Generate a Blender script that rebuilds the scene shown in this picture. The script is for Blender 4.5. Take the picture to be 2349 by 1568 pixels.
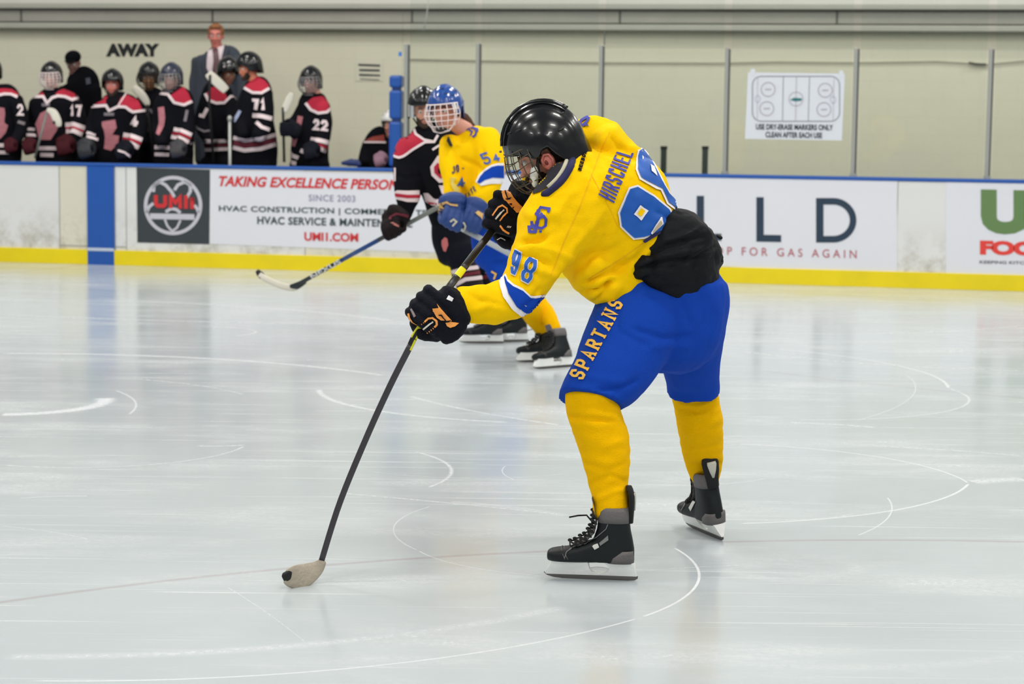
import bpy, bmesh, math, random
import numpy as np
from mathutils import Vector, Matrix, noise
from mathutils.bvhtree import BVHTree
random.seed(7)
for o in list(bpy.data.objects): bpy.data.objects.remove(o)
SC = bpy.context.scene
COL = SC.collection
# ------------------------------------------------------------------ camera
F = 4850.0; CX = 1174.5; CY = 784.0; CAMZ = 1.69
PITCH = math.atan((784-250)/F); ROLL = 0.0118
CO = Vector((0, 0, CAMZ))
_f = Vector((0, math.cos(PITCH), -math.sin(PITCH)))
_u0 = Vector((0, math.sin(PITCH), math.cos(PITCH))); _r0 = Vector((1, 0, 0))
_r = _r0*math.cos(ROLL)+_u0*math.sin(ROLL)
_u = _u0*math.cos(ROLL)-_r0*math.sin(ROLL)
cam = bpy.data.cameras.new('camera'); camo = bpy.data.objects.new('camera', cam); COL.objects.link(camo)
M = Matrix.Identity(4)
for i in range(3):
    M[i][0] = _r[i]; M[i][1] = _u[i]; M[i][2] = -_f[i]; M[i][3] = CO[i]
camo.matrix_world = M
cam.sensor_width = 36; cam.lens = F/2349*36; cam.clip_end = 200
cam.dof.use_dof = True; cam.dof.focus_distance = 7.75; cam.dof.aperture_fstop = 4.6
SC.camera = camo
# ------------------------------------------------------------------ light
SC.view_settings.view_transform = 'Standard'; SC.view_settings.look = 'None'
SC.view_settings.gamma = 1; SC.view_settings.use_curve_mapping = False
SC.view_settings.exposure = 0.0
SC.cycles.max_bounces = 6; SC.cycles.diffuse_bounces = 3; SC.cycles.glossy_bounces = 3; SC.cycles.transmission_bounces = 4
SC.cycles.transparent_max_bounces = 8; SC.cycles.use_adaptive_sampling = True; SC.cycles.adaptive_threshold = .03
SC.cycles.adaptive_min_samples = 12
SC.cycles.caustics_reflective = False; SC.cycles.caustics_refractive = False
w = bpy.data.worlds.new('arena_air'); SC.world = w; w.use_nodes = True
bg = w.node_tree.nodes['Background']; bg.inputs[0].default_value = (0.93, 0.97, 1.0, 1); bg.inputs[1].default_value = 0.26
for iy, yy in enumerate((-3.0, 2.0, 7.0, 12.0, 16.5, 20.5)):
    for ix, xx in enumerate((-9.0, -3.5, 2.5, 8.0)):
        L = bpy.data.lights.new('ceiling_lamp', 'AREA'); L.shape = 'RECTANGLE'; L.size = 1.5; L.size_y = 0.45
        L.energy = 146; L.color = (1.0, 0.97, 0.915)
        lo = bpy.data.objects.new('ceiling_lamp', L); COL.objects.link(lo); lo.location = (xx, yy, 7.5)
# ------------------------------------------------------------------ projection
def ray(px, py):
    return (_f + _r*((px-CX)/F) + _u*((CY-py)/F))
def P(px, py, Y):
    d = ray(px, py); return CO + d*(Y/d.y)
def ice(px, py):
    d = ray(px, py); return CO + d*(-CAMZ/d.z)
def mpp(Y): return Y/F          # metres per pixel at world Y
_R = np.array([list(_r), list(_u), list(_f)])
def proj_np(V):
    q = (V-np.array(CO)) @ _R.T
    return CX+F*q[:, 0]/q[:, 2], CY-F*q[:, 1]/q[:, 2]
O_ = ice(0, 600); E_ = (ice(2349, 668)-O_); E_.z = 0; E_.normalize()
N_ = Vector((-E_.y, E_.x, 0))
if N_.y < 0: N_ = -N_
Z_ = Vector((0, 0, 1))
def BP(u, v, z): return O_+E_*u+N_*v+Z_*z
def bu(px, py, v=0.0):
    d = ray(px, py); p0 = O_+N_*v
    t = (p0-CO).dot(N_)/d.dot(N_); q = CO+d*t
    return (q-O_).dot(E_), q.z
def Yb(px, v=0.0):
    d = ray(px, 300); p0 = O_+N_*v
    t = (p0-CO).dot(N_)/d.dot(N_); return (CO+d*t).y
# ------------------------------------------------------------------ materials
def lin(c):
    c = c/255.0
    return c/12.92 if c <= 0.04045 else ((c+0.055)/1.055)**2.4
def rgb(*c): return (lin(c[0]), lin(c[1]), lin(c[2]), 1)
MATS = {}
def mat(name, col, rough=0.7, metal=0.0, bump=0.0, bscale=40, var=0.0, vscale=3, spec=0.5, sheen=0.0, coat=0.0):
    if name in MATS: return MATS[name]
    m = bpy.data.materials.new(name); m.use_nodes = True; nt = m.node_tree; b = nt.nodes['Principled BSDF']
    b.inputs['Base Color'].default_value = rgb(*col); b.inputs['Roughness'].default_value = rough
    b.inputs['Metallic'].default_value = metal; b.inputs['Specular IOR Level'].default_value = spec
    if sheen: b.inputs['Sheen Weight'].default_value = sheen
    if coat: b.inputs['Coat Weight'].default_value = coat; b.inputs['Coat Roughness'].default_value = .06
    tc = nt.nodes.new('ShaderNodeTexCoord')
    if bump:
        n = nt.nodes.new('ShaderNodeTexNoise'); n.inputs['Scale'].default_value = bscale; n.inputs['Detail'].default_value = 4
        nt.links.new(tc.outputs['Object'], n.inputs['Vector'])
        bp = nt.nodes.new('ShaderNodeBump'); bp.inputs['Strength'].default_value = bump; bp.inputs['Distance'].default_value = 0.01
        nt.links.new(n.outputs['Fac'], bp.inputs['Height']); nt.links.new(bp.outputs['Normal'], b.inputs['Normal'])
    if var:
        n = nt.nodes.new('ShaderNodeTexNoise'); n.inputs['Scale'].default_value = vscale; n.inputs['Detail'].default_value = 5
        nt.links.new(tc.outputs['Object'], n.inputs['Vector'])
        mx = nt.nodes.new('ShaderNodeMixRGB'); c = rgb(*col)
        mx.inputs[1].default_value = tuple(min(1, x*(1-var)) for x in c[:3])+(1,)
        mx.inputs[2].default_value = tuple(min(1, x*(1+var)) for x in c[:3])+(1,)
        nt.links.new(n.outputs['Fac'], mx.inputs[0]); nt.links.new(mx.outputs[0], b.inputs['Base Color'])
    MATS[name] = m; return m
YEL = mat('yellow_jersey_cloth', (255, 202, 0), .9, bump=.25, bscale=260, var=.04, vscale=6, spec=.12)
YSOCK = mat('yellow_knit_sock', (252, 190, 0), .95, bump=.5, bscale=300, var=.06, vscale=5, spec=.08)
BLU = mat('royal_blue_cloth', (18, 66, 170), .85, bump=.3, bscale=240, var=.10, vscale=6, spec=.12)
BLUN = mat('blue_tackle_twill', (0, 84, 176), .6, bump=.1, bscale=300)
PURP = mat('violet_blue_twill', (58, 62, 160), .7, bump=.1, bscale=300)
WHT = mat('white_twill', (238, 234, 236), .7)
NAVY = mat('navy_cloth', (30, 30, 78), .8)
BLK = mat('black_jersey_cloth', (14, 15, 21), .9, bump=.3, bscale=200, var=.2, vscale=8, spec=.12)
BLKS = mat('black_shell_fabric', (19, 21, 24), .65, bump=.7, bscale=28, var=.35, vscale=14, spec=.14)
RED = mat('dark_red_cloth', (176, 26, 54), .85, bump=.2, bscale=200)
MAROON = mat('maroon_cloth', (100, 26, 42), .85)
PINK = mat('pale_red_embroidery', (178, 112, 120), .85, bump=.6, bscale=60, var=.25, vscale=30)
CREAM = mat('cream_stick_tape', (214, 210, 196), .8, bump=.2, bscale=90, var=.06, vscale=20)
GLV = mat('black_glove_nylon', (12, 14, 26), .75, bump=.5, bscale=160, var=.25, vscale=20, spec=.18)
GLVB = mat('blue_glove_nylon', (24, 58, 122), .55, bump=.4, bscale=160, var=.15, vscale=20)
GLVR = mat('dark_red_glove_nylon', (64, 20, 28), .75, bump=.4, bscale=160, var=.4, vscale=25, spec=.15)
ORG = mat('orange_glove_trim', (246, 160, 74), .6)
SKIN = mat('skin', (214, 150, 128), .5, bump=.15, bscale=120, var=.10, vscale=18, spec=.4)
SKINR = mat('flushed_skin', (206, 120, 108), .5, bump=.15, bscale=120, var=.12, vscale=22)
SKIND = mat('dark_tan_skin', (150, 100, 78), .55, bump=.15, bscale=120, var=.12, vscale=18)  # a darker tan skin colour
HBLK = mat('glossy_black_helmet', (9, 10, 13), .22, spec=.45, coat=.3, bump=.05, bscale=14)
HBLU = mat('glossy_blue_helmet', (24, 72, 148), .2, spec=.6, coat=.6, bump=.06, bscale=14)
HNAV = mat('navy_helmet_shell', (34, 40, 62), .3, coat=.4)
HWHT = mat('white_helmet_shell', (225, 224, 220), .3, coat=.4)
VENT = mat('vent_hole_black', (6, 6, 8), .6)
CAGEW = mat('white_cage_wire', (238, 222, 220), .4)
CAGES = mat('silver_cage_wire', (150, 148, 150), .35, metal=.6)
CAGEB = mat('dark_steel_cage_wire', (96, 88, 74), .35, metal=.85)
CAGEK = mat('black_cage_wire', (30, 28, 28), .4)
STEEL = mat('skate_steel', (120, 116, 114), .3, metal=.9)
HOLD = mat('white_blade_holder', (252, 252, 246), .35, bump=.2, bscale=60, var=.06, vscale=30)
BOOT = mat('black_skate_boot', (20, 26, 28), .5, bump=.15, bscale=220, var=.2, vscale=14, spec=.3)
BOOTG = mat('grey_skate_collar', (100, 96, 96), .6, bump=.3, bscale=150, var=.1)
LACE = mat('black_lace', (14, 14, 16), .8)
EYEW = mat('eye_white', (225, 220, 214), .3); IRIS = mat('eye_iris', (50, 36, 26), .3)
BEARD = mat('brown_beard_hair', (64, 46, 36), .95, bump=1, bscale=180, var=.4, vscale=60)
HAIRG = mat('ginger_hair', (150, 98, 62), .9, bump=1, bscale=120, var=.3, vscale=40)
HAIRB = mat('brown_hair', (84, 54, 38), .9, bump=1, bscale=120, var=.3, vscale=40)
LIP = mat('lip_skin', (160, 84, 76), .5)
SUIT = mat('grey_suit_wool', (58, 64, 76), .85, bump=.2, bscale=200, var=.1)
SHIRT = mat('white_shirt_cotton', (216, 200, 204), .8)
TIE = mat('dark_tie_silk', (90, 58, 64), .5)
COATK = mat('black_coach_jacket', (9, 10, 15), .9, bump=.2, bscale=90, var=.2, spec=.08)
# ------------------------------------------------------------------ objects
ORI = {}
def root(name, loc, label, cat, group=None):
    o = bpy.data.objects.new(name, None); COL.objects.link(o); o.location = loc
    o['label'] = label; o['category'] = cat
    if group: o['group'] = group
    o.empty_display_size = .1
    ORI[o.name] = Vector(loc); return o
def tag(o, label, cat, group=None):
    o['label'] = label; o['category'] = cat
    if group: o['group'] = group
    return o
def struct(o): o['kind'] = 'structure'; return o
def mk(name, V, Fc, m, parent=None, smooth=True, mi=None, label=None):
    V = np.asarray(V, dtype=float).reshape(-1, 3)
    if parent is not None:
        org = np.array(ORI[parent.name])
    else:
        org = np.array([0., 0., 0.])
        lo = V.min(0); hi = V.max(0); org = np.array([(lo[0]+hi[0])/2, (lo[1]+hi[1])/2, lo[2]])
    me = bpy.data.meshes.new(name); me.from_pydata((V-org).tolist(), [], [tuple(f) for f in Fc])
    me.update()
    if smooth: me.polygons.foreach_set('use_smooth', [True]*len(me.polygons))
    o = bpy.data.objects.new(name, me); COL.objects.link(o)
    for x in (m if isinstance(m, (list, tuple)) else [m]): me.materials.append(x)
    if mi is not None: me.polygons.foreach_set('material_index', [int(q) for q in mi])
    if parent is not None: o.parent = parent
    else: o.location = org
    ORI[o.name] = Vector(org)
    if label: o['label'] = label
    return o
def join(parts):
    V = []; Fs = []; n = 0
    for v, f in parts:
        v = np.asarray(v, dtype=float).reshape(-1, 3)
        V.append(v); Fs += [tuple(i+n for i in q) for q in f]; n += len(v)
    return np.vstack(V), Fs
# ------------------------------------------------------------------ solids (verts, faces)
def rings(C, n=24):
    """C: list of (center, tangent-normal a vec, b vec, exponent)"""
    V = []; Fs = []
    for c, a, b, e in C:
        for k in range(n):
            t = 2*math.pi*k/n; ct, st = math.cos(t), math.sin(t)
            x = math.copysign(abs(ct)**(2/e), ct); y = math.copysign(abs(st)**(2/e), st)
            V.append(tuple(c+a*x+b*y))
    m = len(C)
    for i in range(m-1):
        for k in range(n):
            Fs.append((i*n+k, i*n+(k+1) % n, (i+1)*n+(k+1) % n, (i+1)*n+k))
    Fs.append(tuple(range(n-1, -1, -1))); Fs.append(tuple((m-1)*n+k for k in range(n)))
    return V, Fs
def cr(p, t):
    n = len(p)-1; i = min(int(t), n-1); f = t-i
    a = p[max(i-1, 0)]; b = p[i]; c = p[i+1]; d = p[min(i+2, n)]
    return 0.5*((2*b)+(-a+c)*f+(2*a-5*b+4*c-d)*f*f+(-a+3*b-3*c+d)*f**3)
def S(px, py, Y, w, d=None, e=2.3):
    """station from a traced centre and half width in pixels; d = half depth in metres"""
    p = P(px, py, Y); wm = w*mpp(Y)
    return np.array([p.x, p.y, p.z, wm, wm if d is None else d, e])
def W(v, w, d=None, e=2.3): return np.array([v[0], v[1], v[2], w, w if d is None else d, e])
def loft(st, n=28, sub=5, cap=True, ref=None, flat=False):
    pts = [cr(st, i/sub) for i in range((len(st)-1)*sub+1)]
    C = []
    for i, q in enumerate(pts):
        a = Vector(pts[max(i-1, 0)][:3]); b = Vector(pts[min(i+1, len(pts)-1)][:3]); t = (b-a).normalized()
        c = Vector(q[:3]); v = (c-CO).normalized() if ref is None else ref
        nn = v.cross(t)
        if nn.length < 1e-4: nn = Vector((1, 0, 0))
        nn.normalize(); bb = t.cross(nn).normalized()
        C.append((c, nn*max(q[3], .001), bb*max(q[4], .001), q[5], t, max(min(q[3], q[4]), .001)))
    out = []
    if cap:
        c, a, b, e, t, r = C[0]
        out += [(c-t*r*.45, a*.55, b*.55, 2), (c-t*r*.3, a*.8, b*.8, 2)]
    out += [(c, a, b, e) for c, a, b, e, t, r in C]
    if cap:
        c, a, b, e, t, r = C[-1]
        if not flat: out += [(c+t*r*.3, a*.8, b*.8, 2), (c+t*r*.45, a*.55, b*.55, 2)]
    return rings(out, n)
def tube(pts, r, n=8, closed=False):
    pts = [Vector(p) for p in pts]; C = []; up = None
    rr = r if isinstance(r, (list, tuple)) else [r]*len(pts)
    for i, c in enumerate(pts):
        a = pts[max(i-1, 0)]; b = pts[min(i+1, len(pts)-1)]; t = (b-a).normalized()
        if up is None: up = Vector((0, 0, 1)) if abs(t.z) < .9 else Vector((1, 0, 0))
        x = up.cross(t).normalized(); y = t.cross(x).normalized(); up = y
        C.append((c, x*rr[i], y*rr[i], 2))
    return rings(C, n)
def caps(pts, r, n=14):
    """tube with round ends"""
    pts = [Vector(p) for p in pts]; rr = list(r) if isinstance(r, (list, tuple)) else [r]*len(pts)
    t0 = (pts[0]-pts[1]).normalized(); t1 = (pts[-1]-pts[-2]).normalized()
    P2 = [pts[0]+t0*rr[0]*.95, pts[0]+t0*rr[0]*.7]+pts+[pts[-1]+t1*rr[-1]*.7, pts[-1]+t1*rr[-1]*.95]
    R2 = [rr[0]*.3, rr[0]*.72]+rr+[rr[-1]*.72, rr[-1]*.3]
    return tube(P2, R2, n)
def ell(c, r, M3=None, nu=16, nv=10):
    V = []; Fs = []
    c = Vector(c)
    for j in range(nv+1):
        th = math.pi*j/nv
        for i in range(nu):
            ph = 2*math.pi*i/nu
            q = Vector((r[0]*math.sin(th)*math.cos(ph), r[1]*math.sin(th)*math.sin(ph), r[2]*math.cos(th)))
            V.append(q)
    V = [(M3 @ q if M3 is not None else q)+c for q in V]
    for j in range(nv):
        for i in range(nu):
            Fs.append((j*nu+i, j*nu+(i+1) % nu, (j+1)*nu+(i+1) % nu, (j+1)*nu+i)[::-1])
    return V, Fs
def box(c, x, y, z):
    """c centre, x y z half-axis vectors"""
    V = [c+x*i+y*j+z*k for i in (-1, 1) for j in (-1, 1) for k in (-1, 1)]
    Fs = [(0, 1, 3, 2), (4, 6, 7, 5), (0, 4, 5, 1), (2, 3, 7, 6), (0, 2, 6, 4), (1, 5, 7, 3)]
    return V, Fs
def bbox(u0, u1, v0, v1, z0, z1):
    return box(BP((u0+u1)/2, (v0+v1)/2, (z0+z1)/2), E_*((u1-u0)/2), N_*((v1-v0)/2), Z_*((z1-z0)/2))
def bevel(o, w=.004, seg=2):
    m = o.modifiers.new('edge', 'BEVEL'); m.width = w; m.segments = seg; m.limit_method = 'ANGLE'; m.angle_limit = .6
    return o
def extrude(pts, d):
    """polygon (world points) pushed by vector d -> closed solid"""
    n = len(pts); V = [Vector(p) for p in pts]+[Vector(p)+d for p in pts]
    Fs = [tuple(range(n-1, -1, -1)), tuple(range(n, 2*n))]+[(i, (i+1) % n, n+(i+1) % n, n+i) for i in range(n)]
    return V, Fs
# ------------------------------------------------------------------ union by voxel
def union(parts, voxel, smooth=4, factor=.5):
    V, Fs = join(parts)
    me = bpy.data.meshes.new('t'); me.from_pydata(V.tolist(), [], Fs); me.update()
    bm = bmesh.new(); bm.from_mesh(me)
    bmesh.ops.remove_doubles(bm, verts=bm.verts, dist=1e-5); bmesh.ops.recalc_face_normals(bm, faces=bm.faces)
    bm.to_mesh(me); bm.free()
    o = bpy.data.objects.new('t', me); COL.objects.link(o)
    r = o.modifiers.new('r', 'REMESH'); r.mode = 'VOXEL'; r.voxel_size = voxel
    if smooth:
        s = o.modifiers.new('s', 'SMOOTH'); s.iterations = smooth; s.factor = factor
    dg = bpy.context.evaluated_depsgraph_get(); ev = o.evaluated_get(dg); m2 = ev.to_mesh()
    n = len(m2.vertices); v = np.zeros(n*3); m2.vertices.foreach_get('co', v); v = v.reshape(-1, 3)
    f = [tuple(p.vertices) for p in m2.polygons]
    ev.to_mesh_clear(); bpy.data.objects.remove(o); bpy.data.meshes.remove(me)
    return v, f
def normals(V, Fs):
    me = bpy.data.meshes.new('t'); me.from_pydata(V.tolist(), [], Fs); me.update()
    nn = np.zeros(len(V)*3); me.vertices.foreach_get('normal', nn); bpy.data.meshes.remove(me)
    return nn.reshape(-1, 3)
def folds(V, Fs, lines, both=False):
    """cloth creases: lines = (px points, height m, width px)"""
    Nn = normals(V, Fs); x, y = proj_np(V)
    vd = V-np.array(CO); vd /= np.linalg.norm(vd, axis=1)[:, None]
    face = np.clip(-(Nn*vd).sum(1)*3, 0, 1)
    D = np.zeros(len(V))
    for pts, amp, wd in lines:
        best = np.full(len(V), 1e9); tt = np.zeros(len(V)); L = len(pts)-1
        for i in range(L):
            ax, ay = pts[i]; bx, by = pts[i+1]; dx, dy = bx-ax, by-ay; l2 = dx*dx+dy*dy
            t = np.clip(((x-ax)*dx+(y-ay)*dy)/l2, 0, 1)
            d = np.hypot(x-ax-t*dx, y-ay-t*dy); m = d < best
            best = np.where(m, d, best); tt = np.where(m, (i+t)/L, tt)
        D += amp*np.exp(-(best/wd)**2)*np.clip(np.sin(np.pi*np.clip(tt, .03, .97))*1.8, 0, 1)
    return V+Nn*(D*face)[:, None]
def rumple(V, Fs, amp, scale, dirs=(1, 1, 1), seed=0.0):
    Nn = normals(V, Fs); D = np.array([noise.noise(Vector((p[0]*scale*dirs[0]+seed, p[1]*scale*dirs[1], p[2]*scale*dirs[2]))) for p in V])
    return V+Nn*(D*amp)[:, None]
BV = {}
def bvh(V, Fs): return BVHTree.FromPolygons([tuple(p) for p in V], Fs)
# ------------------------------------------------------------------ marks laid on a surface
def cut2d(polys, grid):
    bm = bmesh.new()
    for p in polys:
        vs = [bm.verts.new((q[0], q[1], 0)) for q in p]
        try: bm.faces.new(vs)
        except ValueError: pass
    bmesh.ops.triangulate(bm, faces=bm.faces[:])
    if not bm.verts: return [], []
    xs = [v.co.x for v in bm.verts]; ys = [v.co.y for v in bm.verts]
    for lo, hi, nrm in ((min(xs), max(xs), (1, 0, 0)), (min(ys), max(ys), (0, 1, 0))):
        k = math.floor(lo/grid)+1
        while k*grid < hi:
            bmesh.ops.bisect_plane(bm, geom=bm.verts[:]+bm.edges[:]+bm.faces[:], plane_co=Vector(nrm)*(k*grid), plane_no=nrm, dist=1e-5)
            k += 1
    bm.verts.ensure_lookup_table(); bm.verts.index_update()
    V = [tuple(v.co) for v in bm.verts]; Fs = [tuple(v.index for v in f.verts) for f in bm.faces]; bm.free()
    return V, Fs
def decal(name, tree, polys, m, parent, lift=.003, grid=5, Y=None, label=None):
    V2, Fs = cut2d(polys, grid)
    V = []; last = Y if Y else 8
    for x, y, _ in V2:
        d = ray(x, y).normalized(); h = tree.ray_cast(CO, d)
        if h[0] is None or (Y and abs(h[0].y-Y) > 1.2):
            h = tree.find_nearest(P(x, y, last))
        else: last = h[0].y
        nn = h[1]
        if nn.dot(d) > 0: nn = -nn
        V.append(h[0]+nn*lift-d*lift*.6)
    return mk(name, [tuple(q) for q in V], Fs, m, parent, label=label)
def stroke(pts, w, closed=False, ext=False):
    """thick polyline -> quads with mitred joints"""
    p = [Vector((q[0], q[1])) for q in pts]; n = len(p); Lf = []; Rt = []
    if ext and not closed:
        p[0] = p[0]+(p[0]-p[1]).normalized()*w/2; p[-1] = p[-1]+(p[-1]-p[-2]).normalized()*w/2
    for i in range(n):
        if closed: a = p[(i-1) % n]; b = p[(i+1) % n]
        else: a = p[i-1] if i else None; b = p[i+1] if i < n-1 else None
        d1 = (p[i]-a).normalized() if a is not None else None; d2 = (b-p[i]).normalized() if b is not None else None
        if d1 is None: d1 = d2
        if d2 is None: d2 = d1
        n1 = Vector((-d1.y, d1.x)); n2 = Vector((-d2.y, d2.x)); m = n1+n2
        m = n1 if m.length < .2 else m.normalized()
        k = w/2/max(m.dot(n1), .5)
        Lf.append(p[i]+m*k); Rt.append(p[i]-m*k)
    out = []
    for i in range(n if closed else n-1):
        j = (i+1) % n; out.append([Lf[i], Lf[j], Rt[j], Rt[i]])
    return out
c_ = .28
OCT = lambda x0, y0, x1, y1, c: [(x0+c, y0), (x1-c, y0), (x1, y0+c), (x1, y1-c), (x1-c, y1), (x0+c, y1), (x0, y1-c), (x0, y0+c)]
GL = {
 '0': [(OCT(0, 0, 1, 1, .25), 1)], '8': [(OCT(0, 0, 1, .5, .2), 1), (OCT(.0, .5, 1, 1, .2), 1)],
 '9': [(OCT(0, .42, 1, 1, .22), 1), ([(1, .6), (1, .22), (.78, 0), (.22, 0), (0, .2)], 0)],
 '1': [([(.5, 0), (.5, 1), (.25, .82)], 0)], '7': [([(0, 1), (1, 1), (.45, 0)], 0)],
 '2': [([(0, .8), (.22, 1), (.78, 1), (1, .8), (1, .6), (0, .02), (1, .02)], 0)],
 '4': [([(.7, 0), (.7, 1), (0, .3), (1, .3)], 0)],
 '5': [([(1, 1), (0, 1), (0, .58), (.75, .58), (1, .4), (1, .2), (.78, 0), (.22, 0), (0, .18)], 0)],
 'H': [([(0, 0), (0, 1)], 0), ([(1, 0), (1, 1)], 0), ([(0, .5), (1, .5)], 0)], 'I': [([(.5, 0), (.5, 1)], 0)],
 'R': [([(0, 0), (0, 1), (.8, 1), (1, .82), (1, .62), (.8, .48), (0, .48)], 0), ([(.5, .48), (1, 0)], 0)],
 'S': [([(1, .8), (.8, 1), (.2, 1), (0, .8), (0, .68), (.2, .52), (.8, .48), (1, .32), (1, .2), (.8, 0), (.2, 0), (0, .2)], 0)],
 'C': [([(1, .78), (.8, 1), (.2, 1), (0, .8), (0, .2), (.2, 0), (.8, 0), (1, .22)], 0)],
 'E': [([(1, 1), (0, 1), (0, 0), (1, 0)], 0), ([(0, .5), (.8, .5)], 0)], 'L': [([(0, 1), (0, 0), (1, 0)], 0)],
 'P': [([(0, 0), (0, 1), (.8, 1), (1, .82), (1, .62), (.8, .45), (0, .45)], 0)],
 'A': [([(0, 0), (.5, 1), (1, 0)], 0), ([(.2, .32), (.8, .32)], 0)], 'T': [([(.5, 0), (.5, 1)], 0), ([(0, 1), (1, 1)], 0)],
 'N': [([(0, 0), (0, 1), (1, 0), (1, 1)], 0)], 'M': [([(0, 0), (0, 1), (.5, .4), (1, 1), (1, 0)], 0)],
 'O': [(OCT(0, 0, 1, 1, .25), 1)], 'J': [([(1, 1), (1, .2), (.8, 0), (.2, 0), (0, .2)], 0)], '-': [([(.1, .5), (.9, .5)], 0)],
 'K': [([(0, 0), (0, 1)], 0), ([(1, 1), (.1, .5), (1, 0)], 0)], 'B': [([(0, 0), (0, 1), (.8, 1), (1, .8), (1, .65), (.8, .52), (0, .52)], 0), ([(.8, .52), (1, .38), (1, .15), (.8, 0), (0, 0)], 0)],
 'G': [([(1, .78), (.8, 1), (.2, 1), (0, .8), (0, .2), (.2, 0), (.8, 0), (1, .2), (1, .45), (.55, .45)], 0)],
 'X': [([(0, 0), (1, 1)], 0), ([(0, 1), (1, 0)], 0)], 'U': [([(0, 1), (0, .2), (.2, 0), (.8, 0), (1, .2), (1, 1)], 0)],
}
SER = {'P': [(0, 0)], 'A': [(0, 0), (1, 0)], 'R': [(0, 0), (1, 0)], 'T': [(.5, 0)], 'N': [(0, 0), (0, 1), (1, 1)], 'S': []}
def bil(q, x, y):
    bl, br, tr, tl = q
    return tuple((1-x)*(1-y)*bl[k]+x*(1-y)*br[k]+x*y*tr[k]+(1-x)*y*tl[k] for k in (0, 1))
def word(s, quad, w, gap=.3, serif=False, italic=0):
    """block lettering inside a quad (BL,BR,TR,TL), stroke w in the quad's own units"""
    bl, br, tr, tl = quad
    Wd = math.hypot(br[0]-bl[0], br[1]-bl[1]); Hh = math.hypot(tl[0]-bl[0], tl[1]-bl[1])
    n = len(s); wid = [(.35 if ch in 'I1' and len(s) > 3 else .5 if ch == ' ' else 1.0) for ch in s]
    tot = sum(wid)+gap*(n-1); out = []; x0 = 0
    for ch, wc in zip(s, wid):
        cw = Wd*wc/tot; cx = Wd*x0/tot
        for pts, cl in GL.get(ch, []):
            pp = [(cx+w/2+x*(cw-w), w/2+y*(Hh-w)) for x, y in pts]
            for qd in stroke(pp, w, cl, True): out.append([bil(quad, q[0]/Wd, q[1]/Hh) for q in qd])
        if serif:
            for x, y in SER.get(ch, []):
                X = cx+w/2+x*(cw-w); Yy = w*.3+y*(Hh-w*.6)
                for qd in stroke([(X-w*.78, Yy), (X+w*.78, Yy)], w*.6): out.append([bil(quad, q[0]/Wd, q[1]/Hh) for q in qd])
        x0 += wc+gap
    return out
_tc = {}
def font(s, bold=0.0, shear=0.0, space=1.0):
    """built-in font outlines -> (2D verts in a unit box, faces, aspect)"""
    key = (s, bold, shear, space)
    if key in _tc: return _tc[key]
    cu = bpy.data.curves.new('t', 'FONT'); cu.body = s; cu.offset = bold; cu.shear = shear; cu.space_character = space; cu.resolution_u = 4
    o = bpy.data.objects.new('t', cu); COL.objects.link(o)
    dg = bpy.context.evaluated_depsgraph_get(); ev = o.evaluated_get(dg); me = ev.to_mesh()
    V = np.array([v.co[:2] for v in me.vertices]); Fs = [tuple(p.vertices) for p in me.polygons]; ev.to_mesh_clear()
    bpy.data.objects.remove(o); bpy.data.curves.remove(cu)
    lo = V.min(0); hi = V.max(0); V = (V-lo)/(hi-lo)
    _tc[key] = (V, Fs); return _tc[key]
def font_polys(s, quad, bold=0, shear=0, space=1):
    V, Fs = font(s, bold, shear, space)
    return [[bil(quad, *V[i]) for i in f] for f in Fs]
def on_boards(name, polys, m, parent, v=-.004, label=None):
    """flat print on the plane v of the boards, polygons in traced pixels"""
    V = []; Fs = []
    for p in polys:
        k = len(V)
        for q in p:
            u, z = bu(q[0], q[1], v); V.append(tuple(BP(u, v, z)))
        Fs.append(tuple(range(k, k+len(p))))
    return mk(name, V, Fs, m, parent, smooth=False, label=label)
def rect(x0, y0, x1, y1): return [(x0, y0), (x1, y0), (x1, y1), (x0, y1)]
def Q(x0, y0, x1, y1, dy=0): return [(x0, y1), (x1, y1+dy), (x1, y0+dy), (x0, y0)]   # BL BR TR TL
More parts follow.
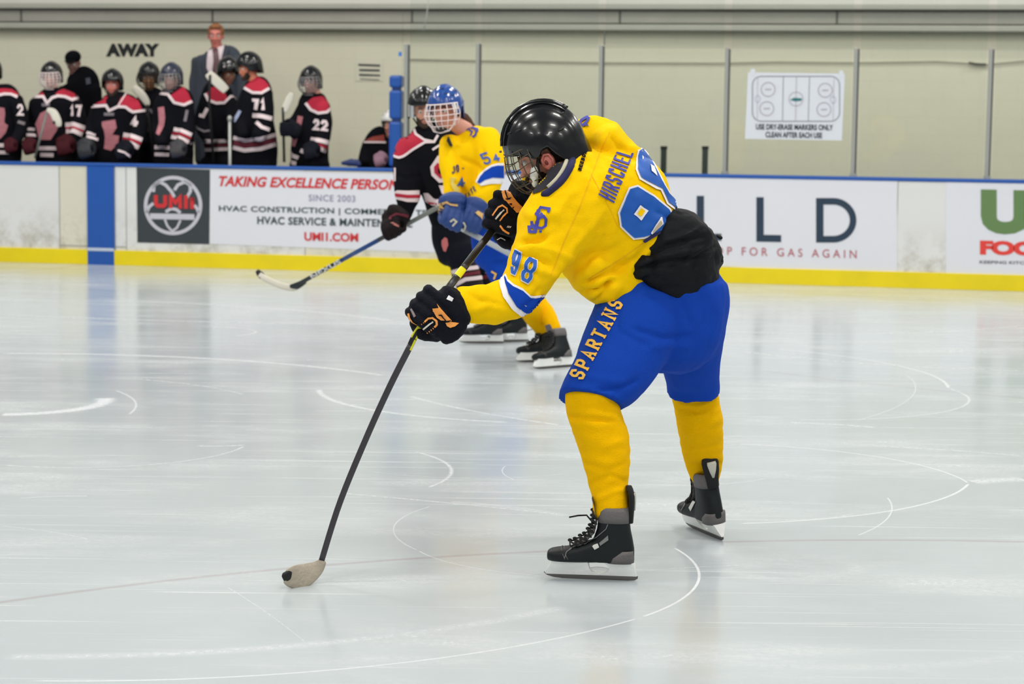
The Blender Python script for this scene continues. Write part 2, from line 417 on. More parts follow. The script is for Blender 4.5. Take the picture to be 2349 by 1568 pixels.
# ================================================================== ICE
def ice_material():
    m = bpy.data.materials.new('ice'); m.use_nodes = True; nt = m.node_tree; N = nt.nodes; Lk = nt.links
    b = N['Principled BSDF']; tc = N.new('ShaderNodeNewGeometry'); pos = tc.outputs['Position']
    def math_(op, a, b_=None, c=None, clamp=False):
        n = N.new('ShaderNodeMath'); n.operation = op; n.use_clamp = clamp
        for i, q in enumerate((a, b_, c)):
            if q is None: continue
            if isinstance(q, (int, float)): n.inputs[i].default_value = q
            else: Lk.new(q, n.inputs[i])
        return n.outputs[0]
    def sm(x, lo, hi, a=0.0, c=1.0):
        n = N.new('ShaderNodeMapRange'); n.interpolation_type = 'SMOOTHSTEP'
        Lk.new(x, n.inputs[0]); n.inputs[1].default_value = lo; n.inputs[2].default_value = hi
        n.inputs[3].default_value = a; n.inputs[4].default_value = c; return n.outputs[0]
    def nz(scale, detail=3, rot=0.0, stretch=(1, 1, 1), rough=.6, loc=(0, 0, 0)):
        mp = N.new('ShaderNodeMapping'); mp.inputs['Rotation'].default_value = (0, 0, rot); mp.inputs['Scale'].default_value = stretch
        mp.inputs['Location'].default_value = loc
        Lk.new(pos, mp.inputs[0]); n = N.new('ShaderNodeTexNoise'); n.inputs['Scale'].default_value = scale
        n.inputs['Detail'].default_value = detail; n.inputs['Roughness'].default_value = rough
        Lk.new(mp.outputs[0], n.inputs['Vector']); return n.outputs['Fac']
    grain = nz(38, 5, rough=.8); patch = nz(.55, 4)
    acc = None; gc = {}
    def arc(p, wd, st, soft=.5, rag=.5):
        A, B, Cc = [ice(*q) for q in p]
        ax, ay, bx, by, cx, cy = A.x, A.y, B.x, B.y, Cc.x, Cc.y
        d = 2*(ax*(by-cy)+bx*(cy-ay)+cx*(ay-by))
        ux = ((ax*ax+ay*ay)*(by-cy)+(bx*bx+by*by)*(cy-ay)+(cx*cx+cy*cy)*(ay-by))/d
        uy = ((ax*ax+ay*ay)*(cx-bx)+(bx*bx+by*by)*(ax-cx)+(cx*cx+cy*cy)*(bx-ax))/d
        c = Vector((ux, uy, 0)); r = (A-c).length
        md = ((A-c).normalized()+(Cc-c).normalized())
        md = md.normalized() if md.length > .05 else (B-c).normalized()
        if md.dot(B-c) < 0: md = -md
        ca = min((A-c).normalized().dot(md), (Cc-c).normalized().dot(md))
        s = N.new('ShaderNodeVectorMath'); s.operation = 'SUBTRACT'; Lk.new(pos, s.inputs[0]); s.inputs[1].default_value = c
        ln = N.new('ShaderNodeVectorMath'); ln.operation = 'LENGTH'; Lk.new(s.outputs[0], ln.inputs[0])
        dt = N.new('ShaderNodeVectorMath'); dt.operation = 'DOT_PRODUCT'; Lk.new(s.outputs[0], dt.inputs[0]); dt.inputs[1].default_value = md
        off = math_('ABSOLUTE', math_('SUBTRACT', ln.outputs['Value'], r))
        m1 = sm(off, wd*(1-soft)*.6, wd*.8, st*.8, 0.0)
        e = max((1-ca)*.12, 1e-6)
        m2 = sm(math_('SUBTRACT', dt.outputs['Value'], math_('MULTIPLY', ln.outputs['Value'], ca)), 0, r*e)
        k = round(rag*3)/3
        if k not in gc: gc[k] = math_('ADD', math_('MULTIPLY', sm(grain, .5-k*.25, .7), k), 1-k) if k else 1.0
        return math_('MULTIPLY', math_('MULTIPLY', m1, m2), gc[k])
    WHITE = [
     ([(0, 810), (480, 822), (890, 862)], .045, .75, .7, .5), ([(0, 950), (130, 944), (238, 912)], .11, .8, .9, .8),
     ([(480, 750), (545, 752), (538, 770)], .02, .5, .5, .4), ([(732, 892), (830, 935), (1175, 968)], .04, .6, .9, .8),
     ([(940, 908), (1050, 935), (1290, 975)], .03, .55, .9, .8), ([(1175, 1010), (1080, 992), (1300, 1030)], .01, .1, .5, .5),
     ([(990, 1160), (905, 1205), (960, 1262)], .006, .45, .5, .2), ([(960, 1262), (1080, 1300), (1290, 1322)], .006, .5, .5, .2),
     ([(1545, 1255), (1604, 1318), (1470, 1415)], .009, .95, .5, .2), ([(1470, 1415), (1180, 1482), (60, 1560)], .008, .8, .5, .3),
     ([(1690, 1018), (2000, 1045), (2222, 1108)], .010, .7, .5, .3), ([(2222, 1108), (2060, 1168), (1690, 1200)], .012, .75, .6, .3),
     ([(1780, 800), (2090, 845), (2175, 890)], .02, .7, .7, .4), ([(2175, 890), (2080, 955), (1820, 962)], .015, .55, .7, .4),
     ([(1700, 805), (1950, 830), (2349, 850)], .03, .5, .8, .5), ([(2080, 860), (2085, 915), (1960, 965)], .006, .5, .5, .3),
     ([(0, 1065), (330, 1066), (560, 1022)], .012, .45, .6, .6), ([(450, 1022), (520, 1022), (562, 1020)], .03, .4, .9, .9),
     ([(45, 1142), (120, 1138), (202, 1137)], .006, .75, .5, .2), ([(950, 1035), (1035, 1075), (980, 1118)], .018, .6, .8, .7),
     ([(265, 895), (308, 918), (295, 950)], .015, .5, .8, .4), ([(0, 1205), (110, 1218), (205, 1237)], .004, .45, .5, .3),
     ([(520, 1345), (620, 1410), (700, 1472)], .004, .35, .5, .3), ([(0, 1505), (700, 1478), (1300, 1390)], .07, .35, .9, .8),
     ([(2035, 1140), (2034, 1190), (1965, 1228)], .006, .6, .5, .3), ([(300, 868), (430, 880), (560, 905)], .012, .45, .6, .5),
     ([(780, 1130), (1000, 1150), (1290, 1180)], .02, .45, .9, .8), ([(1030, 1150), (1150, 1160), (1300, 1182)], .05, .3, .9, .9),
     ([(1480, 1030), (1800, 1018), (2349, 1040)], .008, .35, .6, .5), ([(2230, 1105), (2300, 1100), (2349, 1098)], .12, .55, .95, .8),
     ([(2000, 1022), (2150, 1030), (2349, 1045)], .03, .5, .9, .9), ([(1810, 968), (1900, 972), (2010, 980)], .04, .5, .9, .9),
     ([(300, 690), (600, 705), (900, 735)], .09, .45, .8, .5), ([(0, 720), (500, 738), (1060, 742)], .08, .4, .8, .6),
     ([(1160, 1068), (1152, 1080), (1180, 1100)], .005, .5, .5, .3), ([(1660, 1300), (1850, 1330), (1950, 1290)], .10, .25, .95, .9),
     ([(1340, 1470), (1700, 1520), (2349, 1500)], .09, .2, .95, .9), ([(0, 640), (1200, 668), (2349, 700)], .05, .3, .9, .6),
     ([(1480, 1308), (1600, 1300), (1700, 1296)], .006, .4, .5, .4), ([(1690, 1190), (1800, 1192), (1960, 1178)], .02, .35, .8, .7),
     ([(1650, 760), (1900, 765), (2349, 745)], .035, .45, .8, .6), ([(850, 1080), (1100, 1096), (1300, 1085)], .006, .35, .5, .5),
     ([(1480, 1110), (1600, 1112), (1756, 1096)], .006, .45, .5, .4), ([(380, 1210), (700, 1226), (900, 1236)], .004, .25, .5, .5)]
    for p, wd, st, so, rg in WHITE:
        a = arc(p, wd, st, so, rg)
        acc = a if acc is None else math_('MAXIMUM', acc, a)
    for rot, sc, lo, hi, st, loc in ((.18, 1, .655, .71, .30, (0, 0, 0)), (-.35, 1.2, .655, .71, .28, (3, 1, 0)), (.62, .9, .665, .71, .25, (7, 2, 0)), (-.85, .8, .69, .73, .16, (1, 9, 0)), (1.3, .8, .69, .73, .16, (5, 5, 0))):
        n1 = nz(1.0*sc, 2, rot, (.45, 34, 1), .35, loc); msk = sm(nz(.9, 2, rot, (1, 1, 1), .5, loc), .42, .62)
        a = math_('MULTIPLY', math_('MULTIPLY', sm(n1, lo, hi), msk), st)
        acc = math_('MAXIMUM', acc, a)
    sn = math_('MULTIPLY', sm(nz(1.3, 6, .1, (.6, 1.6, 1), .65), .46, .74), .34)
    acc = math_('MAXIMUM', acc, math_('MULTIPLY', sn, sm(grain, .2, .75)))
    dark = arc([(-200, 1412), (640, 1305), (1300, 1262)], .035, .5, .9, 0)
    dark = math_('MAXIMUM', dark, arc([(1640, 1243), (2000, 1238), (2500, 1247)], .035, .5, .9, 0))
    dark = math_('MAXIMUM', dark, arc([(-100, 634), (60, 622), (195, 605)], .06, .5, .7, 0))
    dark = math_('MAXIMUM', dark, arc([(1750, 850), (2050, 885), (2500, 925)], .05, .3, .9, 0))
    base = N.new('ShaderNodeMixRGB'); base.inputs[1].default_value = rgb(170, 180, 184); base.inputs[2].default_value = rgb(192, 199, 202); Lk.new(patch, base.inputs[0])
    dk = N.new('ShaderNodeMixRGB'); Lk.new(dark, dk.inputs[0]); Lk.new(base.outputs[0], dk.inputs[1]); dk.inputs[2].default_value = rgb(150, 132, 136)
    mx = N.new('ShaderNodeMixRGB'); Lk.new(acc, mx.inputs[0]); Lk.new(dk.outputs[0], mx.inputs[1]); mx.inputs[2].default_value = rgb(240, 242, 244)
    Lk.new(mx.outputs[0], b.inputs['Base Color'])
    rr = math_('ADD', math_('MULTIPLY', acc, .5), math_('ADD', .10, math_('MULTIPLY', patch, .12)))
    Lk.new(rr, b.inputs['Roughness']); b.inputs['IOR'].default_value = 1.31
    bp = N.new('ShaderNodeBump'); bp.inputs['Strength'].default_value = .12; bp.inputs['Distance'].default_value = .004
    hh = math_('ADD', acc, math_('MULTIPLY', nz(9, 3), .35)); Lk.new(hh, bp.inputs['Height']); Lk.new(bp.outputs['Normal'], b.inputs['Normal'])
    return m
V = [BP(-14, -30, 0), BP(26, -30, 0), BP(26, .15, 0), BP(-14, .15, 0)]
V2, F2 = extrude(V, Vector((0, 0, -.15)))
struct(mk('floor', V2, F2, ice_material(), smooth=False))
# ================================================================== WALL, BENCH PLATFORM, BEAM
def block_material():
    m = mat('painted_block_wall', (222, 219, 196), .75, bump=.15, bscale=30, var=.04, vscale=2)
    nt = m.node_tree; N = nt.nodes; Lk = nt.links; b = N['Principled BSDF']
    tc = N.new('ShaderNodeTexCoord'); mp = N.new('ShaderNodeMapping'); Lk.new(tc.outputs['Object'], mp.inputs[0])
    ang = math.atan2(E_.y, E_.x); mp.inputs['Rotation'].default_value = (math.pi/2, 0, 0)
    vr = N.new('ShaderNodeVectorRotate'); vr.rotation_type = 'Z_AXIS'; vr.inputs['Angle'].default_value = -ang
    Lk.new(tc.outputs['Object'], vr.inputs['Vector']); Lk.new(vr.outputs[0], mp.inputs[0])
    sp = N.new('ShaderNodeSeparateXYZ'); Lk.new(vr.outputs[0], sp.inputs[0])
    cb = N.new('ShaderNodeCombineXYZ'); Lk.new(sp.outputs['X'], cb.inputs['X']); Lk.new(sp.outputs['Z'], cb.inputs['Y'])
    bk = N.new('ShaderNodeTexBrick'); Lk.new(cb.outputs[0], bk.inputs['Vector']); bk.inputs['Scale'].default_value = 1
    bk.inputs['Brick Width'].default_value = .4; bk.inputs['Row Height'].default_value = .2; bk.inputs['Mortar Size'].default_value = .006
    bk.inputs['Mortar Smooth'].default_value = .5
    old = b.inputs['Base Color'].links[0].from_socket
    mx = N.new('ShaderNodeMixRGB'); mx.blend_type = 'MULTIPLY'; mf = N.new('ShaderNodeMath'); mf.operation = 'MULTIPLY'; mf.inputs[1].default_value = .07
    Lk.new(bk.outputs['Fac'], mf.inputs[0]); Lk.new(mf.outputs[0], mx.inputs[0]); Lk.new(old, mx.inputs[1]); mx.inputs[2].default_value = (.25, .25, .22, 1)
    Lk.new(mx.outputs[0], b.inputs['Base Color']); return m
WV = 3.2
wall = struct(mk('wall_back', *bbox(-12, 24, WV, WV+.25, -.15, 7.2), block_material(), smooth=False))
def zrow(y_left, y_right, v):
    return (bu(0, y_left, v)[1]+bu(2349, y_right, v)[1])/2
ZB = zrow(62.5, 76, WV-.14); Z1 = zrow(50, 60, WV-.16); Z2 = zrow(18, 25, WV-.14); Z3 = zrow(7, 9, WV-.16)
BEAM = mat('grey_painted_steel_beam', (160, 158, 148), .6, bump=.25, bscale=18, var=.12, vscale=2.5)
BEAM2 = mat('pale_beam_flange', (176, 176, 164), .6, var=.08, vscale=3)
PALE = mat('pale_upper_panel', (214, 212, 204), .7, var=.03)
for zz in ((ZB, Z1, .14, BEAM2), (Z1+.012, Z2-.012, .09, BEAM), (Z2, Z3, .16, BEAM2)):
    bevel(struct(mk('trim_1', *bbox(-12, 24, WV-zz[2], WV, zz[0], zz[1]), zz[3], smooth=False)), .012)
for k in range(14):    # joints between the cladding sheets
    struct(mk('trim_2', *bbox(-11+k*2.45, -10.975+k*2.45, WV-.094, WV-.05, Z1+.012, Z2-.012), mat('dark_joint', (92, 92, 86), .8), smooth=False))
struct(mk('trim_3', *bbox(-12, 24, WV-.05, WV, Z3, 7.2), PALE, smooth=False))
PLAT = .28
RUB = mat('black_rubber_matting', (42, 42, 44), .85, bump=.4, bscale=60)
struct(mk('floor_bench', *bbox(-12, 24, .17, WV, -.15, PLAT), RUB, smooth=False))
# ================================================================== BOARDS
BW = mat('scuffed_white_board_plastic', (222, 222, 220), .38, bump=.05, bscale=20, var=.05, vscale=2.2)
def scuff(m, top=.65):
    nt = m.node_tree; N = nt.nodes; Lk = nt.links; b = N['Principled BSDF']; old = b.inputs['Base Color'].links[0].from_socket
    g = N.new('ShaderNodeNewGeometry'); sp = N.new('ShaderNodeSeparateXYZ'); Lk.new(g.outputs['Position'], sp.inputs[0])
    mr = N.new('ShaderNodeMapRange'); Lk.new(sp.outputs['Z'], mr.inputs[0]); mr.inputs[1].default_value = .15; mr.inputs[2].default_value = top
    mr.inputs[3].default_value = 1; mr.inputs[4].default_value = 0
    nn = N.new('ShaderNodeTexNoise'); nn.inputs['Scale'].default_value = 5; nn.inputs['Detail'].default_value = 8; nn.inputs['Roughness'].default_value = .75
    Lk.new(g.outputs['Position'], nn.inputs['Vector']); m2 = N.new('ShaderNodeMapRange'); Lk.new(nn.outputs['Fac'], m2.inputs[0])
    m2.inputs[1].default_value = .46; m2.inputs[2].default_value = .75
    mu = N.new('ShaderNodeMath'); mu.operation = 'MULTIPLY'; Lk.new(mr.outputs[0], mu.inputs[0]); Lk.new(m2.outputs[0], mu.inputs[1])
    mx = N.new('ShaderNodeMixRGB'); Lk.new(mu.outputs[0], mx.inputs[0]); Lk.new(old, mx.inputs[1]); mx.inputs[2].default_value = rgb(150, 142, 118)
    Lk.new(mx.outputs[0], b.inputs['Base Color'])
scuff(BW)
BWC = mat('yellowed_board_plastic', (218, 214, 196), .4, var=.06, vscale=2.5); scuff(BWC)
ADW = mat('banner_white_vinyl', (222, 223, 230), .3, var=.02, vscale=1.5)
ADD = mat('banner_charcoal_vinyl', (56, 62, 66), .35, var=.08, vscale=6)
KICK = mat('yellow_kick_plate', (234, 210, 0), .4, bump=.05, bscale=12, var=.12, vscale=3); 
RAIL = mat('blue_cap_rail', (24, 82, 164), .4)
STRIPE = mat('blue_line_stripe', (28, 84, 168), .35, var=.06, vscale=3)
HB = (bu(0, 370, 0)[1]+bu(2349, 412, 0)[1])/2
def U(px, py=500): return bu(px, py, 0)[0]
RB = root('dasher_boards', BP(5, 0, 0), 'long white rink side boards with yellow base, blue top rail and printed banners', 'rink boards')
seams = [-9, U(-900), U(-500), U(-180), U(137), U(264), U(700, 480), U(1100), U(1470), U(1780), U(2058), U(2500), 16, 20]
for i, (a, b) in enumerate(zip(seams[:-1], seams[1:])):
    bevel(mk('board_panel', *bbox(a+.003, b-.003, .0, .10, .0, HB-.035), BWC if i in (4, 6) else BW, RB, smooth=False), .002)
bevel(mk('cap_rail', *bbox(-9, 20, -.012, .14, HB-.035, HB), RAIL, RB, smooth=False), .008)
KZ = (bu(0, 566, -.02)[1]+bu(2349, 632, -.02)[1])/2
bevel(mk('kick_plate', *bbox(-9, 20, -.02, .0, .0, KZ), KICK, RB, smooth=False, label='yellow kick plate along the ice'), .003)
mk('blue_line_stripe', *bbox(U(202), U(263), -.023, .0, .0, HB-.035), STRIPE, RB, smooth=False, label='vertical blue line stripe')
mk('stripe_band', *bbox(U(202), U(263), -.026, -.02, bu(230, 575)[1], bu(230, 568)[1]), mat('pale_band', (190, 200, 215), .5), RB, smooth=False)
for px in (137, 290):
    mk('gate_gap', *bbox(U(px)-.004, U(px)+.004, -.003, .0, KZ, HB-.04), mat('seam_grey', (150, 150, 142), .8), RB, smooth=False)
mk('gate_gap', *bbox(U(137), U(290), -.004, .0, bu(200, 563)[1]-.008, bu(200, 563)[1]), MATS['seam_grey'], RB, smooth=False)
# banner 1: dark square with the ring emblem
b1 = on_boards('banner', [[(315, 556), (480, 560), (482, 389), (313, 384)]], ADD, RB, -.003, 'charcoal banner with a ring emblem and red letters')
EMB = mat('emblem_pale_grey', (196, 194, 204), .5); REDI = mat('banner_red', (206, 44, 48), .5)
def circ(cx, cy, rx, ry, a0=0, a1=360, n=40): return [(cx+rx*math.cos(math.radians(a0+(a1-a0)*i/n)), cy+ry*math.sin(math.radians(a0+(a1-a0)*i/n))) for i in range(n+(0 if a1-a0 == 360 else 1))]
pol = stroke(circ(397, 471, 63, 64), 8, True)
pol += stroke([(352, 440), (353, 425), (366, 417), (380, 424), (394, 440), (400, 452)], 7)
pol += stroke([(400, 436), (408, 424), (424, 417), (436, 424), (437, 438), (428, 454)], 7)
pol += stroke([(336, 488), (342, 474), (352, 466)], 7)+stroke([(456, 488), (452, 478), (446, 470)], 7)
pol += stroke([(380, 486), (392, 478), (404, 480), (414, 488)], 7)
pol += stroke([(378, 503), (384, 518), (395, 530), (406, 522), (414, 505)], 5)
pol += [[(344, 489), (446, 491), (446, 504), (344, 502)]]
EMO = on_boards('ring_emblem', pol, EMB, b1, -.006)
on_boards('lettering', word('UMI1', [(353, 476), (446, 479), (446, 448), (353, 447)], 9, .12), REDI, b1, -.008)
# banner 2: white with red and dark writing
b2 = on_boards('banner', [[(482, 559), (1240, 588), (1240, 405), (482, 389)]], ADW, RB, -.003, 'white banner with red italic headline')
DG = mat('banner_dark_green_ink', (50, 68, 66), .5); PU = mat('banner_grey_violet_ink', (140, 134, 164), .5)
def bl(s, x0, y0, x1, y1, m, par, bold=.02, shear=0, space=1, slope=.022, v=-.006):
    return on_boards('lettering', font_polys(s, Q(x0, y0, x1, y1, (x1-x0)*slope), bold, shear, space), m, par, v)
bl('TAKING EXCELLENCE PERSONALLY', 502, 403, 988, 427, REDI, b2, .035, .25, 1.02)
bl('SINCE 2003', 708, 446, 815, 461, PU, b2, .01, 0, 1.1)
bl('HVAC CONSTRUCTION | COMMERCIAL TEMP', 502, 471, 1012, 488, DG, b2, .025, 0, 1.06)
bl('HVAC SERVICE & MAINTENANCE', 590, 496, 946, 514, DG, b2, .03, 0, 1.06)
bl('UMI1.COM', 698, 532, 822, 552, REDI, b2, .035, 0, 1.0)
# banner 3
b3 = on_boards('banner', [[(1240, 592), (2058, 629), (2058, 410), (1240, 396)]], ADW, RB, -.003, 'white banner with large spaced navy capitals')
NV = mat('banner_navy_ink', (32, 54, 74), .5); RO = mat('banner_rose_ink', (178, 84, 96), .5)
def Lgl(x, y0, y1): return [[(x, y1), (x+57, y1+1), (x+57, y1-15), (x, y1-16)], [(x, y1-16), (x+17, y1-16), (x+17, y0), (x, y0)]]
on_boards('lettering', Lgl(1598, 449, 551)+Lgl(1735, 452, 554), NV, b3, -.006)
on_boards('lettering', [[(1872, 454), (1889, 454), (1889, 556), (1872, 556)]]+stroke([(1888, 461.5)]+circ(1911, 505, 46, 43.5, -90, 90, 28)+[(1888, 548.5)], 15), NV, b3, -.0065)
bl('STOP FOR GAS AGAIN', 1600, 564, 1965, 583, RO, b3, .004, 0, 1.55, .026)
# banner 4
b4 = on_boards('banner', [[(2170, 636), (2620, 656), (2620, 424), (2170, 413)]], ADW, RB, -.003, 'white banner with green and red capitals')
GR = mat('banner_green_ink', (98, 130, 78), .5); RD2 = mat('banner_bright_red_ink', (224, 62, 54), .5); GY = mat('banner_grey_ink', (96, 90, 104), .5)
bl('US', 2250, 433, 2430, 536, GR, b4, .07, 0, .92, .022)
bl('FOODS', 2248, 551, 2452, 584, RD2, b4, .06, 0, .92, .022)
bl('KEEPING KITCHENS COOKING', 2247, 597, 2470, 604, GY, b4, .02, 0, 1.0, .022)
# ================================================================== GLASS
def glass_material():
    m = bpy.data.materials.new('rink_glass'); m.use_nodes = True; nt = m.node_tree; N = nt.nodes; Lk = nt.links
    for n in list(N): N.remove(n)
    o = N.new('ShaderNodeOutputMaterial'); t = N.new('ShaderNodeBsdfTransparent'); g = N.new('ShaderNodeBsdfGlossy'); g.inputs['Roughness'].default_value = .03
    t.inputs[0].default_value = (.965, .985, .975, 1); fr = N.new('ShaderNodeFresnel'); fr.inputs[0].default_value = 1.35
    ms = N.new('ShaderNodeMixShader'); Lk.new(fr.outputs[0], ms.inputs[0]); Lk.new(t.outputs[0], ms.inputs[1]); Lk.new(g.outputs[0], ms.inputs[2]); Lk.new(ms.outputs[0], o.inputs[0]); return m
GLASS = glass_material(); ALU = mat('aluminium_post', (168, 170, 164), .4, metal=.5); ALUD = mat('dark_post_gasket', (84, 86, 84), .6)
posts = [(932, 385, 101), (1095, 391, 99), (1376, 397, 104), (1663, 403, 110), (1957, 407, 110), (2264, 412, 111)]
pu = []
ordn = ['leftmost glass post, beside the blue padded pillar', 'glass post just behind the helmet of the yellow forward', 'glass post above the black helmet of the bending player',
        'glass post left of the rink diagram sign', 'glass post right of the rink diagram sign', 'glass post above the green banner letters, near right edge']
for (px, pb, pt), d in zip(posts, ordn):
    u = bu(px, pb, .07)[0]; zt = bu(px, pt, .07)[1]; pu.append((u, zt))
    r = root('glass_post', BP(u, .07, HB), 'slim aluminium '+d, 'glass post')
    bevel(mk('post_channel', *bbox(u-.026, u+.012, .05, .09, HB, zt), ALU, r, smooth=False), .003)
    mk('gasket', *bbox(u+.012, u+.028, .055, .085, HB, zt-.01), ALUD, r, smooth=False)
    mk('post_foot', *bbox(u-.035, u+.035, .04, .10, HB, HB+.03), ALU, r, smooth=False)
GT = bu(1386, 2, .07)[1]+.35
us = [p[0] for p in pu]+[pu[-1][0]+1.35]
gd = ['right of the blue padded pillar', 'behind the yellow forward', 'left of the two short dark posts', 'carrying the rink diagram sign', 'right of the rink diagram sign', 'at the right edge of the photo']
for i in range(6):
    a, b = us[i]+.03, us[i+1]-.03
    g = mk('rink_glass', *bbox(us[i]+.04, us[i+1]-.04, .062, .074, HB+.004, GT), GLASS, smooth=False)
    ORI[g.name] = g.location.copy(); tag(g, 'clear rink glass pane '+gd[i], 'glass pane')
mk_seam = mk('seam_strip', *bbox(bu(1387, 80, .07)[0]-.004, bu(1387, 80, .07)[0]+.004, .058, .078, bu(1387, 104, .07)[1], bu(1387, 70, .07)[1]), ALUD, smooth=False)
tag(mk_seam, 'thin dark seam strip between two glass panes above a post', 'glass seam')
# padded blue pillar
pr = root('padded_pillar', BP(bu(908, 380, .13)[0], .13, HB), 'tall blue padded pillar on the boards at the bench end', 'padded post')
ua, ub = bu(893, 380, .12)[0], bu(923, 380, .12)[0]; zc = [HB]+[bu(908, y, .12)[1] for y in (276, 204, 170)]
PAD = mat('blue_pad_vinyl', (18, 78, 160), .45, bump=.2, bscale=12, var=.08)
for a, b in zip(zc[:-1], zc[1:]):
    bevel(mk('pad', *bbox(ua, ub, .08, .20, a+.012, b-.012), PAD, pr, smooth=False), .03, 4)
mk('pole', *bbox(ua+.03, ub-.03, .1, .18, HB, zc[-1]-.02), mat('dark_blue_pole', (14, 50, 112), .5), pr, smooth=False)
tp = mk('blue_tape_mark', *bbox(bu(915, 120, .1)[0], bu(922, 120, .1)[0], .088, .09, bu(919, 129, .1)[1], bu(919, 119, .1)[1]), mat('bright_blue_tape', (50, 120, 200), .6), smooth=False)
tag(tp, 'small bright blue tape scrap above the padded pillar', 'tape')
u9 = bu(924, 100, .09)[0]
tg = mk('glass_end_rail', *bbox(u9-.004, u9+.004, .086, .098, HB, bu(924, 30, .09)[1]), GLASS, smooth=False); tag(tg, 'clear end edge of the bench glass beside the pillar', 'glass edge')
for px, t, d in ((1523, 336, 'left'), (1618, 336, 'right')):
    u, zt = bu(px, t, .6); pb = root('stub_post', BP(u, .6, PLAT), d+' one of the two short dark posts behind the glass', 'post')
    bevel(mk('post_tube', *bbox(u-.028, u+.028, .57, .63, PLAT, zt), mat('dark_green_grey_metal', (74, 84, 78), .5, metal=.3, var=.2), pb, smooth=False), .006)
    mk('post_cap', *bbox(u-.031, u+.031, .565, .635, zt-.03, zt+.004), mat('black_cap', (40, 42, 40), .6), pb, smooth=False)
# door latch pole in the players' bench
u, zt = bu(527, 272, .3); pb = root('gate_bar', BP(u, .3, PLAT), 'thin silver upright bar with knob in front of the bench players', 'bar')
mk('bar', *tube([BP(u, .3, PLAT), BP(u, .3, zt)], .017, 10), ALU, pb); mk('knob', *ell(BP(u, .3, zt), (.027, .027, .035)), ALU, pb)
# ================================================================== SIGNS ON WALL AND GLASS
SIGNW = mat('white_sign_sheet', (214, 218, 226), .45, var=.02); INK = mat('sign_black_ink', (40, 44, 52), .6); LINE = mat('sign_grey_line', (140, 142, 150), .6); TEAL = mat('sign_teal_ink', (30, 110, 112), .6); ROSE = mat('sign_rose_line', (196, 176, 186), .6)
def wp(polys, v):
    V = []; Fs = []
    for p in polys:
        k = len(V)
        for q in p:
            u, z = bu(q[0], q[1], v); V.append(tuple(BP(u, v, z)))
        Fs.append(tuple(range(k, k+len(p))))
    return V, Fs
sq = [(1709, 318), (1931, 322), (1938, 169), (1716, 166)]
a0 = bu(*sq[0], .055); a2 = bu(*sq[2], .055)
sg = root('rink_diagram_sign', BP(a0[0], .055, a0[1]), 'white sheet with a rink diagram and marker instructions taped to the glass', 'sign')
pts = [BP(*(lambda t: (t[0], .058, t[1]))(bu(*q, .058))) for q in sq]
mk('sheet', *extrude(pts, N_*.003), SIGNW, sg, smooth=False)
mk('tape', *wp([rect(1722, 158, 1732, 172)], .056), SIGNW, sg, smooth=False); mk('tape', *wp([rect(1925, 162, 1934, 178)], .056), SIGNW, sg, smooth=False)
def Ss(x, y): return bil([(1709, 318), (1931, 322), (1938, 169), (1716, 166)], (x-1713)/222, (320-y)/153)
def sgn(name, pts, w, closed, m): mk(name, *wp(stroke(pts, w, closed), .055), m, sg, smooth=False)
rr = []
for cx, cy, a in ((1906, 195, -90), (1906, 258, 0), (1746, 258, 90), (1746, 195, 180)):
    rr += circ(cx, cy, 20, 20, a, a+90, 6)
P1 = stroke(rr, 2.2, True)+stroke([(1797, 175), (1795, 278)], 1.6)+stroke([(1857, 177), (1854, 278)], 1.6)
mk('diagram_lines', *wp(P1, .055), LINE, sg, smooth=False)
P2 = []
for cx, cy in ((1762, 205), (1759, 249), (1893, 207), (1890, 251)):
    P2 += stroke(circ(cx, cy, 16, 16, n=20), 2.2, True)+[rect(cx-7, cy-1.5, cx+7, cy+1.5)]
P2 += stroke(circ(1826, 227, 16, 16, n=20), 1.8, True)+stroke([(1827, 176), (1825, 278)], 1.6)+stroke([(1738, 178), (1737, 276)], 1.2)+stroke([(1913, 180), (1911, 276)], 1.2)
P2 += stroke(circ(1738, 227, 6, 8, n=12), 1.2, True)+stroke(circ(1911, 229, 6, 8, n=12), 1.2, True)
mk('diagram_circles', *wp(P2, .0545), mat('sign_mauve_line', (176, 172, 184), .6), sg, smooth=False)
mk('centre_mark', *wp([[(1812, 229), (1822, 224), (1840, 226), (1838, 231), (1824, 232)]], .054), TEAL, sg, smooth=False)
mk('lettering', *wp(font_polys('USE DRY-ERASE MARKERS ONLY', Q(1734, 284, 1911, 297, 2), .03), .054), INK, sg, smooth=False)
mk('lettering', *wp(font_polys('CLEAN AFTER EACH USE', Q(1756, 302, 1886, 315, 2), .03), .054), INK, sg, smooth=False)
def wallmark(name, polys, m, label, cat, v=WV-.004):
    V, Fs = wp(polys, v); o = mk(name, V, Fs, m, smooth=False); return tag(o, label, cat)
wallmark('wall_lettering', font_polys('AWAY', Q(243, 100, 366, 130), .075), mat('wall_sign_black', (24, 28, 30), .6), 'bold black AWAY lettering on the wall above the bench', 'lettering')
sh = root('notice_sheet', BP(bu(847, 180, WV-.01)[0], WV-.01, bu(847, 185, WV-.01)[1]), 'small pale notice with three dark lines on the wall by the blue pillar', 'notice')
mk('sheet', *wp([rect(816, 136, 878, 186)], WV-.006), mat('cream_notice', (220, 217, 196), .7), sh, smooth=False)
mk('printed_lines', *wp([[(822, 146), (872, 148), (872, 153), (822, 151)], [(824, 158), (871, 159), (871, 164), (824, 163)], [(824, 169), (872, 171), (872, 175), (824, 174)], [(826, 180), (870, 182), (870, 184), (826, 182)]], WV-.009), mat('notice_grey_ink', (74, 76, 76), .7), sh, smooth=False)
